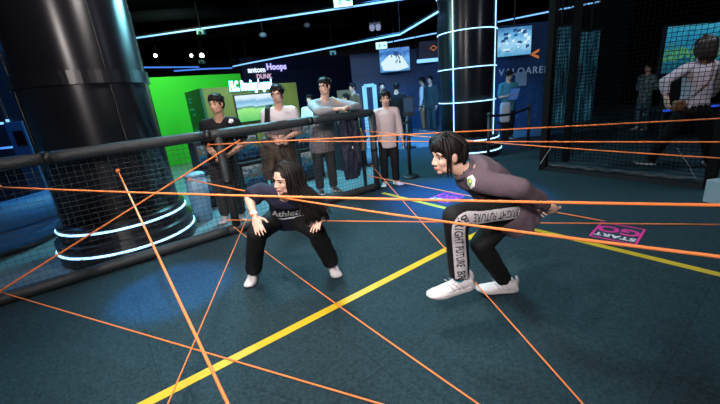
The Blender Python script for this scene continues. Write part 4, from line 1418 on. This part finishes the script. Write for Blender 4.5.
# hair: bangs, long front lock, tied back with loose ends
c, X, F, U, hh = P.hX
def hp(x, y, z): return c + X * (x * hh) + F * (y * hh) + U * (z * hh)
cap_ = MB()
def he(ct, r): cap_.ell(hp(*ct), tuple(q * hh for q in r), (X, F, U))
he((0, -.08, .17), (.37, .44, .40)); he((0, -.25, .0), (.33, .27, .33)); he((0, .20, .34), (.27, .19, .16))
for s in (-1, 1): he((s * .29, .10, .14), (.07, .13, .16))
me = remesh(cap_, .005, 3, fold=.003, ffreq=30); me.materials.clear()
ho = place('hair', me, HAIR, P.o)
rnd = random.Random(11)
pol = []
for i in range(11):
    x = -.27 + i * .054
    pol.append(([hp(x * .35, .02, .575), hp(x * .7, .22, .50), hp(x, .345 - abs(x) * .30, .34), hp(x * 1.05, .375 - abs(x) * .42, .19 + rnd.uniform(-.03, .05))], 3))
strands('bangs', pol, .009, HAIR, ho, rnd, .006)
pol = []
for s in (-1, 1):
    for i in range(2):
        y = .17 - i * .05
        pol.append(([hp(s * .16, y - .05, .52), hp(s * .31, y, .28), hp(s * .335, y + .01, .02), hp(s * .30, y + .02, -.25), hp(s * .27, y + .02 - i * .01, -.42 - i * .16)], 2))
strands('side_lock', pol, .0085, HAIR, ho, rnd, .006)
pol = []
for i in range(14):
    a = -1.2 + i * 2.4 / 13
    pol.append(([hp(.1 * sin(a), -.1, .57), hp(.36 * sin(a), -.30 - .12 * cos(a), .30), hp(.30 * sin(a), -.44 * cos(a * .6), -.05), hp(.13 * sin(a), -.40, -.30), hp(.10 * sin(a) - .1, -.42 + .1 * cos(i * 1.7), -.50 - .10 * rnd.random())], 4))
strands('tied_hair', pol, .011, HAIR, ho, rnd, .008)

# ================================================================== long-haired girl in navy tee
P = Pose(); P.h = 1.50; P.fem = True; P.hh = .205
P.pel = at(288, 215, 2.80); P.nk = at(285, 194, 2.46); P.waist = P.pel.lerp(P.nk, .33) + ZX * .03; P.chest = P.pel.lerp(P.nk, .66) + ZX * .045
P.hd = at(285, 179, 2.36); P.hf = Vector((-.70, -.70, -.12)); P.hu = Vector((.06, -.12, 1))
P.s = [at(306, 194, 2.50), at(262, 190, 2.52)]
P.e = [at(324, 208, 2.52), at(249, 199, 2.45)]
P.w = [at(320, 217, 2.42), at(255, 217, 2.33)]
P.hip = [at(297, 217, 2.76), at(277, 218, 2.76)]
P.k = [at(316, 231, 2.48), at(257, 233, 2.46)]
P.a = [atz(332, 264, .065), atz(253, 272, .065)]
P.toe = [Vector((.30, -.90, 0)), Vector((-.02, -1, 0))]
P.f = Vector((0, -1, 0)); P.r = Vector((-1, 0, 0))
P.hpx = [Vector((.2, .4, -.9)), Vector((.1, .7, -.7))]; P.curl = [.25, .22]
GL = P
o = body(P, 'person', 'crouching long-haired girl in navy tee, hands on her knees, feet apart', 'person', voxel=.0045, fine=True)
tso, tsb = top(P, 'tee', NAVYT, .42, .022, hem=.0, fold=.010, voxel=.009, loose=.008)
tro2, trb2 = trousers(P, 'trousers', BLKTR, .016, .026, fold=.008, voxel=.009, length=.93)
for i in (0, 1): shoe(P, i, SHOEW, big=1.05)
d = unit(P.e[1] - P.w[1])
wb = obj('wristband', MB().tube([P.w[1] + d * .012, P.w[1] + d * .036], [.0275, .028], 18), mat('white_band', (.7, .68, .66), .5), P.o, True)
wr = obj('band_tab', MB().ell(P.w[1] + d * .024 + Vector((-.006, -.026, .004)), (.014, .006, .012)), mat('orange_tab', (.85, .16, .04), .5), wb, True)
p, n = surf(tsb, 287, 214)
if p is not None:
    n = unit(Vector((.1, -1, .12)))
    fr = frame(p + Vector((0, 0, .0)), Vector((1, 0, -.02)), Vector((0, -.1, 1)))
    WP = mat('white_print', (.66, .66, .70), .7)
    me = text_mesh('Athletic', .085, fr, 0, shear=.35, bold=.0022)
    bm = bmesh.new(); bm.from_mesh(me); bmesh.ops.triangulate(bm, faces=bm.faces); bm.to_mesh(me); bm.free()
    place('chest_print', decal(me, tsb, n, .004), WP, tso)
    sw = [fr @ Vector((x, y, 0)) for x, y in ((-.15, -.048), (-.05, -.046), (.05, -.042), (.15, -.026), (.15, -.046), (.05, -.060), (-.05, -.058))]
    place('chest_print', decal(mesh_of(flat(sw, 6)), tsb, n, .004), WP, tso)
c, X, F, U, hh = P.hX
cap_ = MB()
he((0, -.10, .155), (.375, .43, .405)); he((0, -.25, -.02), (.34, .27, .36))
for s in (-1, 1): he((s * .32, -.05, .05), (.06, .15, .28))
me = remesh(cap_, .005, 3, fold=.003, ffreq=30); me.materials.clear()
ho = place('hair', me, HAIR, P.o)
rnd = random.Random(21)
down = Vector((0, 0, -1)); E1 = P.s[0]
pol = []
# strands that fall over her left shoulder in front of the chest
for i in range(26):
    t = i / 25
    y = .02 - .46 * t
    a = hp(-.06, .08 - .20 * t, .565)
    b = hp(-.30 - .06 * sin(pi * t), y, .32)
    c_ = hp(-.40, y - .02, -.05)
    e_ = hp(-.42 - .05 * t, y - .05, -.38)
    e0 = e_ + Vector((.035 + .04 * t, .0, -.10)); e1 = e0 + Vector((.020 + .03 * t + rnd.uniform(-.02, .02), .0, -.10 - rnd.uniform(0, .07)))
    pol.append(([a, b, c_, e_, e0, e1], 5))
strands('loose_hair', pol, .0105, HAIR, ho, rnd, .010)
pol = []
for i in range(18):
    a0 = radians(150 + i * 9)      # round the back of the head
    n_ = Vector((cos(a0), sin(a0)))
    pol.append(([hp(.02, -.05, .575), hp(n_.x * .33, -.1 + n_.y * .38, .36), hp(n_.x * .40, -.1 + n_.y * .44, .0), hp(n_.x * .36, -.12 + n_.y * .42, -.35), hp(n_.x * .34, -.14 + n_.y * .42, -.60) + Vector((.05, 0, -.04))], 4))
strands('back_hair', pol, .0105, HAIR, ho, rnd, .008)
pol = []
for i in range(8):
    y = .10 - i * .04
    pol.append(([hp(.0, .06 - .02 * i, .57), hp(.24, y + .02, .38), hp(.345, y - .02, .10), hp(.36, y - .06, -.20), hp(.33, y - .10, -.50), hp(.30, y - .12, -.70)], 4))
strands('side_lock', pol, .0085, HAIR, ho, rnd, .006)

# ================================================================== people standing behind the fence
def glasses(P, m=BLACK):
    c, X, F, U, hh = P.hX
    def p(x, y, z): return c + X * (x * hh) + F * (y * hh) + U * (z * hh)
    g = MB()
    for s in (-1, 1):
        g.tube([p(s * .155 + .125 * cos(a), .40 - .08 * abs(s * .155 + .125 * cos(a)) / .28, .0 + .085 * sin(a)) for a in [2 * pi * k / 16 for k in range(16)]], .010 * hh, 6, closed=True)
        g.tube([p(s * .28, .33, .02), p(s * .345, .10, .03), p(s * .36, -.05, .01)], .010 * hh, 6)
    g.tube([p(-.035, .42, .02), p(0, .43, .035), p(.035, .42, .02)], .010 * hh, 6)
    obj('glasses', g, m, P.o, True)


def simple(label, base, yaw, h, topm, botm, sleeve=1.0, shoe_m=SHOED, fem=False, group=None, skin=None, vox=.013, hair=True, edit=None, hv=1.0, detail=False, topname='shirt', solem=None, hem=.03, waist=.3):
    P = stand(base, yaw, h, female=fem)
    if edit: edit(P)
    P.face = detail
    body(P, 'person', label, 'person', group, skin, .007 if detail else vox)
    P.top = top(P, topname, topm, sleeve, .016, hem=hem, voxel=vox, loose=.006)
    trousers(P, 'trousers', botm, .012, .016, voxel=vox, waist=waist)
    for i in (0, 1): shoe(P, i, shoe_m, laces=detail, voxel=.012, sole=solem or SOLE)
    if hair:
        hair_short(P, HAIR, fringe=.25 if detail else .0, vol=hv)
    return P


def lean(P, d, drop=.03):
    toF = -BX
    P.waist += toF * d * .3; P.chest += toF * d * .65; P.nk += toF * d * .95 - ZX * drop; P.hd += toF * d * 1.05 - ZX * drop
    P.s = [q + toF * d * .9 - ZX * drop for q in P.s]


# man in the black tee, arms down, looking to the right of the picture's left part
def ed(P):
    P.hf = Vector((-.28, -.95, -.02)); lean(P, .30)
    P.e = [P.s[0] + Vector((.05, .05, -.27)), P.s[1] + Vector((-.05, .05, -.27))]
    P.w = [P.e[0] + Vector((-.16, -.16, -.10)), P.e[1] + Vector((.16, -.16, -.10))]
q_ = att(217, 104.5, FT + .22); H1 = (q_.z + .03) / .932; b1 = q_ + BX * .315; b1.z = 0
P = simple('man in black tee behind the fence, next to the big column', b1, pi + .12, H1, BLKT, DKTR, .42, SHOEW, edit=ed, detail=True, topname='tee', skin=SKIN2)
p, n = surf(P.top[1], 231, 121)
if p is not None:
    fr = frame(p, (1, 0, 0), (0, 0, 1))
    sq = [fr @ Vector((x * .030, y * .028, 0)) for x, y in ((-1, -.6), (-.2, -1), (1, -.3), (.8, .8), (-.5, 1))]
    place('chest_print', decal(mesh_of(flat(sq, 4)), P.top[1], n, .004), mat('white_print', (.66, .66, .70), .7), P.top[0])

# young man in the white tee with backpack strap and brown jacket
def ed(P):
    P.hf = Vector((-.12, -.98, -.05)); P.hu = Vector((.05, 0, 1)); lean(P, .25)
    P.e = [P.s[0] + Vector((.035, .06, -.27)), P.s[1] + Vector((-.035, .06, -.27))]
    P.w = [P.e[0] + Vector((-.16, -.15, -.06)), P.e[1] + Vector((.16, -.15, -.06))]
    P.hpx = [Vector((-.5, .6, 0)), Vector((.5, .6, 0))]; P.curl = [.8, .8]
q_ = att(277.5, 94.5, FT + .22); H2 = (q_.z + .03) / .932; b2 = q_ + BX * .26; b2.z = 0; print('heights', H1, H2)
P = simple('young man in white tee with glasses and a backpack strap behind the fence', b2, pi + .05, H2, WHT, BRN, .46, SHOED, edit=ed, detail=True, topname='tee', hv=1.06)
glasses(P, mat('thin_metal_frame', (.10, .09, .08), .3, metal=.7))
YM = P
tb_, tbv = P.top
p, n = surf(tbv, 279, 131)
if p is not None:
    fr = frame(p, (1, 0, 0), (0, 0, 1)); GP_ = mat('grey_print', (.22, .22, .26), .7)
    for r0 in (.075, .055):
        arcp = MB()
        for k in range(14):
            a0, a1 = [pi * .02 + pi * .96 * (k + j) / 14 for j in (0, .72)]
            arcp.add([fr @ Vector((r * cos(a), r * .8 * sin(a), 0)) for r, a in ((r0 - .012, a0), (r0, a0), (r0, a1), (r0 - .012, a1))], [(0, 1, 2, 3)])
        place('chest_print', decal(mesh_of(arcp), tbv, unit(Vector((0, -1, 0))), .004), GP_, tb_)
bp = empty('backpack', P.chest + Vector((0, .2, -.3)), 'black backpack hanging from the shoulder of the young man in white tee', 'backpack')
bb = MB(); q = P.chest + Vector((-.02, .24, -.08))
bb.loft([(q + ZX * z, Vector((1, 0, 0)), Vector((0, 1, 0)), w, dd) for z, w, dd in ((-.24, .12, .06), (-.22, .155, .09), (.0, .165, .10), (.18, .15, .08), (.24, .10, .05))], 24, 3)
obj('bag_body', bb, BLKT, bp, True)
sx = P.s[1].lerp(P.nk, .28)
sp_ = []
for dx, dy, dz in ((0, .20, .02), (0, .10, .085), (0, .0, .095), (-.005, -.09, .05), (-.015, -.125, -.05), (-.03, -.13, -.12), (-.06, -.11, -.20)):
    sp_.append(sx + Vector((dx, dy, dz)))
rg = []
for i, s in enumerate(sp_):
    t = unit(sp_[min(i + 1, 6)] - sp_[max(i - 1, 0)]); xx = Vector((1, 0, 0)); nn = t.cross(xx)
    rg.append([s + xx * .028 + nn * .006, s - xx * .028 + nn * .006, s - xx * .028 - nn * .006, s + xx * .028 - nn * .006])
obj('shoulder_strap', MB().rings(rg), BLKT, bp, bevel=.002)
# jacket tied round his waist, draped in front
jk = empty('brown_jacket', P.pel, 'brown jacket tied round the waist of the young man, hanging behind the net', 'jacket')
jb = MB()
jb.loft([(P.pel + Vector((0, -.02, z)), Vector((1, 0, 0)), Vector((0, 1, 0)), w, dd) for z, w, dd in ((.16, .20, .15), (.05, .235, .185), (-.12, .25, .19), (-.30, .26, .20), (-.42, .25, .19))], 36)
me = remesh(jb, .012, 3, fold=.022, ffreq=9, fstretch=(1.4, 1.4, .5)); me.materials.clear(); place('jacket_body', me, BRN, jk)
jb = MB()
for s in (-1, 1):
    jb.cone(P.pel + Vector((s * .13, -.16, .12)), P.pel + Vector((s * .02, -.20, .02)), .05, .055); jb.cone(P.pel + Vector((s * .02, -.21, .02)), P.pel + Vector((s * .09, -.23, -.26)), .055, .045)
me = remesh(jb, .011, 3, fold=.010, ffreq=12); me.materials.clear(); place('tied_sleeves', me, BRN, jk)

# man in grey knit with glasses leaning on the fence
b3 = atz(328, 192, 0)
rail = hall(b3.dot(AX) + .10, FT, 1.25)
def ed(P):
    toF = -BX
    P.waist += toF * .08; P.chest += toF * .17; P.nk += toF * .22 - ZX * .03; P.hd += toF * .25 - ZX * .03
    P.s = [s + toF * .21 - ZX * .035 for s in P.s]
    P.hf = unit(Vector((-.55, -.83, .02)))
    ctr = hall(P.pel.dot(AX), FT - .02, 1.29)
    P.e = [hall(P.pel.dot(AX) + .34, FT + .04, 1.295), hall(P.pel.dot(AX) - .30, FT + .06, 1.295)]
    P.w = [ctr + AX * .08 - BX * .06 + ZX * .015, ctr + AX * -.10 - BX * .02 + ZX * .01]
    P.hpx = [-ZX + BX * .3, -ZX + BX * .3]; P.curl = [.35, .35]
    P.hip = [P.pel + AX * .088, P.pel - AX * .088]
P = simple('man with glasses in grey knit sweater leaning folded arms on the fence rail', b3, pi + ANG * .6, 1.76, GRYK, DKTR, .95, SHOED, edit=ed, detail=True, topname='sweater')
glasses(P)
GM = P
lowc = MB()   # checked shirt tail below the sweater
hx_ = unit(P.hip[1] - P.hip[0])
lowc.loft([(P.pel + ZX * z - BX * o_, hx_, hx_.cross(ZX), w, dd) for z, w, dd, o_ in ((.22, .185, .15, .10), (.06, .195, .155, .04), (-.10, .205, .165, .01), (-.22, .20, .165, .0))], 32)
me = remesh(lowc, .012, 2, fold=.010, ffreq=9); me.materials.clear(); place('shirt_tail', me, PLAID, P.o)
# navy jacket he has over his arm and a tan strapped bag at his side
j = empty('navy_jacket', P.pel + AX * .2, 'navy jacket draped down from the arm of the man with glasses, behind the net', 'jacket')
c0 = hall(P.pel.dot(AX) + .21, FT + .17, 0)
jb = MB()
jb.loft([(c0 + ZX * z + AX * sx_, AX, BX, w, dd) for z, w, dd, sx_ in ((1.20, .08, .06, -.02), (1.10, .13, .085, 0), (.80, .15, .09, .02), (.45, .17, .09, .03), (.24, .13, .07, .03))], 28)
me = remesh(jb, .011, 3, fold=.026, ffreq=8, fstretch=(1.8, 1.8, .4)); me.materials.clear(); place('jacket_body', me, NAVJ, j)
jb = MB().cone(c0 + ZX * 1.08 + AX * .10 - BX * .08, c0 + ZX * .50 + AX * .10 - BX * .09, .065, .05)
me = remesh(jb, .011, 3, fold=.01, ffreq=12); me.materials.clear(); place('sleeve', me, NAVJ, j)
obj('zip_pull', MB().tube([c0 + ZX * .74 - BX * .10 + AX * .0, c0 + ZX * .70 - BX * .105 + AX * .005], .006, 6), WHITEV, j)
bg = empty('shoulder_bag', c0 + AX * .15, 'tan strapped shoulder bag at the side of the man with glasses', 'bag')
sA = P.s[0].lerp(P.nk, .25) + ZX * .075
pts_ = [sA + BX * .06 - ZX * .02, sA, sA - BX * .09 - ZX * .05, sA - BX * .10 - ZX * .16 + AX * .05, c0 + ZX * 1.12 + AX * .16 - BX * .06, c0 + ZX * .95 + AX * .20]
obj('strap', MB().tube(pts_, .014, 8), TAN, bg, True)
jb = MB().loft([(c0 + ZX * z + AX * .24 + BX * .05, AX, BX, w, dd) for z, w, dd in ((.62, .07, .05), (.64, .085, .06), (.90, .08, .05), (.96, .06, .03))], 20, 3)
obj('bag_body', jb, TAN, bg, True)

# boy in the pale long sleeves right of the corner post
b4 = atz(391, 185, 0)
def ed(P):
    P.hf = Vector((-.12, -.97, -.08)); P.hh = .215
    P.e = [P.s[0] + Vector((.045, .0, -.25)), P.s[1] + Vector((-.045, .0, -.25))]
    P.w = [P.e[0] + Vector((.03, -.03, -.19)), P.e[1] + Vector((-.01, -.05, -.19))]
    P.toe = [Vector((.55, -.85, 0)), Vector((-.25, -1, 0))]
P = simple('boy in pale long-sleeved shirt and black trousers standing right of the fence corner', b4, pi, 1.46, PINKW, BLKTR, .97, SHOEW, edit=ed, detail=True)

# ================================================================== people in the background
def floorY(u, v, Y, z=0):
    p = at(u, v, Y); p.z = 0
    return p


WSH = mat('white_shirt', (.55, .58, .62), .8)
KHK = mat('khaki_cloth', (.20, .12, .05), .8)
DGRN = mat('dark_green_cloth', (.010, .03, .032), .8)
TEAL = mat('teal_cloth', (.04, .20, .26), .8)
simple('person in white shirt and khaki trousers queueing left of the light-wrapped column', floorY(424.5, 128, 12.4), pi * .35, 1.80, WSH, KHK, 1.0, vox=.018)
simple('person in dark clothes queueing beside the white-shirted one, next to the column', floorY(432, 130, 11.9), pi * .75, 1.80, DGRN, DGRN, 1.0, vox=.018)
simple('person in black shirt standing behind the boy to his right, by the sign board', floorY(399, 135, 9.3), -.3, 1.66, BLKT, BLKT, .45, vox=.018)
simple('person whose dark head shows just behind the boy', floorY(385, 130, 10.2), pi, 1.72, BLKT, BLKT, .45, vox=.018)
simple('person in brown and white top left of the pale entrance frame', floorY(357, 130, 9.8), pi * .7, 1.76, mat('brown_cloth', (.12, .07, .045), .8), BLKT, 1.0, vox=.018)
simple('dark-haired person in black just right of the man with glasses', floorY(350, 130, 9.0), pi * .5, 1.50, BLKT, BLKT, .45, vox=.018)
simple('staff person in white top behind the arcade cabinets, left of the man with glasses', floorY(315, 140, 8.2), pi, 1.55, WSH, BLKT, .45, vox=.018)
def ed(P):
    P.e = [P.s[0] + Vector((.05, -.02, -.27)), P.s[1] + Vector((-.05, -.02, -.27))]
    P.w = [P.e[0] + Vector((-.10, -.20, .02)), P.e[1] + Vector((.10, -.20, .02))]
    P.hf = Vector((.3, -.9, -.35))
T = simple('person in teal top looking down at a tablet, in front of the arena panel', floorY(506.5, 140, 8.9), pi, 1.66, TEAL, BLKT, .45, edit=ed, vox=.016)
tbp = (T.w[0] + T.w[1]) / 2 + Vector((0, -.10, .04))
tbl = empty('tablet', tbp, 'blue tablet in the hands of the teal-topped person', 'tablet')
xa_, ya_ = Vector((1, 0, 0)), unit(Vector((0, -.5, .85)))
obj('casing', MB().box(tbp, (.12, .16, .006), (xa_, ya_, xa_.cross(ya_))), mat('blue_case', (.03, .12, .45), .4), tbl, bevel=.004)
obj('screen', MB().box(tbp - xa_.cross(ya_) * -.008, (.105, .145, .002), (xa_, ya_, xa_.cross(ya_))), mat('tablet_screen', (.02, .05, .2), .3, emit=(.08, .22, .6), es=.4), tbl)
papr = at(505, 111, 8.5)
op = obj('white_bag', MB().loft([(papr + ZX * z, Vector((1, 0, 0)), Vector((0, 1, 0)), w, .05) for z, w in ((-.26, .10), (-.22, .12), (.1, .12), (.2, .10))], 16, 4), mat('white_bag', (.5, .55, .62), .6), None, True)
tag(op, 'white bag standing in front of the legs of the teal-topped person', 'bag')
bs = empty('pedestal', Vector((papr.x, 8.5, 0)), 'low dark pedestal under the white bag', 'pedestal')
hz = papr.z - .26
obj('top', MB().box((papr.x, 8.5, hz - .015), (.16, .12, .015)), BLACK, bs)
obj('column', MB().box((papr.x, 8.5, (hz - .03) / 2), (.08, .08, (hz - .03) / 2)), BLACK, bs)

# woman seen from behind inside the cage
def ed(P):
    b = P.pel
    P.hip = [P.pel + Vector((-.10, 0, 0)), P.pel + Vector((.10, 0, 0))]
    P.k = [at(668, 133, 4.85), at(706, 133, 4.65)]; P.a = [at(650, 161, 5.15), at(711, 160, 4.75)]
    for a in P.a: a.z = .075
    P.toe = [Vector((-.6, .8, 0)), Vector((.5, .85, 0))]
    P.e = [P.s[0] + Vector((-.17, .0, -.24)), P.s[1] + Vector((.15, .05, -.25))]
    P.e[0] = at(664, 82, 4.5); P.w = [at(666, 97, 4.45), P.e[1] + Vector((.05, .16, -.18))]
    P.hf = Vector((-.25, .95, -.1)); P.hh = .235
bw_ = at(695, 97, 4.6); bw_.z = -.03
CR = mat('pale_pink_check_cotton', (.42, .36, .40), .8, var=.25, vscale=45)
P = simple('woman in pale top seen from behind inside the netted cage, facing the teal screen', bw_, -.12, 1.77, CR, BLKTR, .92, SHOED, fem=True, edit=ed, vox=.012, hair=False, hem=-.085, waist=.8)
c, X, F, U, hh = P.hX
cap_ = MB()
BHR = mat('dark_brown_hair', (.020, .011, .008), .45)
he((0, -.10, .16), (.39, .45, .41)); he((0, -.24, -.15), (.37, .28, .42)); he((0, -.27, -.45), (.33, .20, .28))
for s in (-1, 1): he((s * .33, -.02, -.1), (.08, .22, .40))
me = remesh(cap_, .007, 3, fold=.008, ffreq=26); me.materials.clear(); ho = place('hair', me, BHR, P.o)
rnd = random.Random(9); pol = []
for i in range(20):
    a0 = radians(185 + i * 170 / 19); n_ = Vector((cos(a0), sin(a0)))
    pol.append(([hp(0, -.05, .58), hp(n_.x * .38, -.1 + n_.y * .40, .35), hp(n_.x * .44, -.1 + n_.y * .46, -.05), hp(n_.x * .42, -.12 + n_.y * .42, -.42), hp(n_.x * .36, -.14 + n_.y * .34, -.68)], 4))
strands('loose_hair', pol, .012, BHR, ho, rnd, .008)
cbg = empty('crossbody_bag', P.w[0] + Vector((0, -.05, -.03)), 'small brown crossbody bag with thin strap worn by the woman in the cage', 'bag')
qb = Vector((P.pel.x - .22, P.pel.y - .02, P.pel.z + .08))
s1_ = P.s[1].lerp(P.nk, .35) + Vector((0, .0, .07)); s2_ = P.chest + Vector((.02, -.155, .02)); s3_ = P.waist + Vector((-.14, -.10, .0))
obj('strap', MB().tube([s1_ + Vector((0, .05, -.02)), s1_, s1_ + Vector((-.03, -.09, -.05)), s2_, s3_, qb + ZX * .05], .007, 6), mat('brown_leather', (.16, .07, .03), .5), cbg, True)
obj('bag_body', MB().loft([(qb + ZX * z, Vector((1, 0, 0)), Vector((0, 1, 0)), w, .04) for z, w in ((-.07, .06), (-.05, .075), (.04, .075), (.06, .06))], 16, 3.5), mat('brown_leather', (.16, .07, .03), .5), cbg, True)
def ed(P):
    P.e[0] += Vector((-.03, -.05, .02)); P.w = [P.e[0] + Vector((.12, -.16, .02)), P.e[1] + Vector((-.10, -.16, .06))]
ch_ = at(641, 124, 8.3); ch_.z = 0
CAM_ = mat('mottled_teal_white_cloth', (.16, .26, .27), .8, var=.9, vscale=22)
P = simple('small person in mottled teal and white clothes standing far back in the cage', ch_, pi * .55, 1.52, CAM_, mat('mottled_teal_trousers', (.05, .14, .17), .8, var=.8, vscale=18), 1.0, SHOEW, edit=ed, vox=.016)

# ------------------------------------------------------------------ light
def area(name, loc, to, size, power, col=(1, 1, 1), shape='DISK', spread=None, size_y=None):
    l = bpy.data.lights.new(name, 'AREA'); l.shape = shape; l.size = size
    if size_y: l.shape = 'RECTANGLE'; l.size_y = size_y
    l.energy = power; l.color = col
    if spread: l.spread = radians(spread)
    o = bpy.data.objects.new(name, l); COL.objects.link(o)
    o.location = loc
    d = Vector(to) - Vector(loc)
    o.rotation_euler = d.to_track_quat('-Z', 'Y').to_euler()
    return o


def spotl(name, loc, to, power, col, angle=60, blend=.4, size=.05):
    l = bpy.data.lights.new(name, 'SPOT'); l.energy = power; l.color = col; l.spot_size = radians(angle); l.spot_blend = blend; l.shadow_soft_size = size
    o = bpy.data.objects.new(name, l); COL.objects.link(o); o.location = loc
    o.rotation_euler = (Vector(to) - Vector(loc)).to_track_quat('-Z', 'Y').to_euler()
    return o


spotl('track_lamp', (-.5, 1.7, 3.8), (-.25, 2.5, .3), 350, (1, .94, .91), 62, .7, .07)
spotl('track_lamp', (-1.6, .6, 3.8), (-.3, 2.8, .6), 215, (1, .93, .90), 70, .6, .07)
area('bounce_fill', (-.7, -.9, 2.9), (-.2, 4.0, 1.1), .6, 98, (1, .91, .88), spread=110)  # unseen soft fill behind the camera, stands in for bounced flash
spotl('blue_lamp', (-1.9, 2.6, 3.8), (-1.70, 2.70, 0), 1700, (.0, .36, 1), 17, .5, .08)
spotl('blue_lamp', (1.3, 4.6, 3.8), (1.35, 4.5, 0), 3600, (.03, .28, 1), 38, .9, .1)
area('blue_flood', (1.6, 9.5, 3.8), (1.6, 10.5, 0), 2.5, 260, (.08, .38, 1), spread=100)
area('teal_flood', (-1.4, 6.4, 3.8), (-1.2, 6.2, 0), 1.4, 420, (.25, .75, .9))
area('green_flood', hall(1.5, 9.4, 3.7), hall(1.5, 11.2, 1.4), 1.6, 105, (.75, 1, .6))
area('white_flood', (-1.2, 3.2, 3.85), (-.6, 5.2, 1.2), .7, 70, (1, .92, .88))
area('sofa_flood', (-6.0, 5.0, 3.6), (-5.2, 4.4, 0), 1.0, 45, (.06, .4, 1))
area('cage_flood', (4.7, 3.6, 3.75), (4.5, 4.8, 1.2), .5, 55, (.75, .85, 1))
W = bpy.data.worlds.new('world'); SC.world = W; W.use_nodes = True
W.node_tree.nodes['Background'].inputs['Color'].default_value = (.10, .22, .40, 1)
W.node_tree.nodes['Background'].inputs['Strength'].default_value = .04

SC.view_settings.view_transform = 'Standard'
SC.view_settings.look = 'None'
SC.view_settings.exposure = 0.0
SC.view_settings.gamma = 1.0
SC.view_settings.use_curve_mapping = False
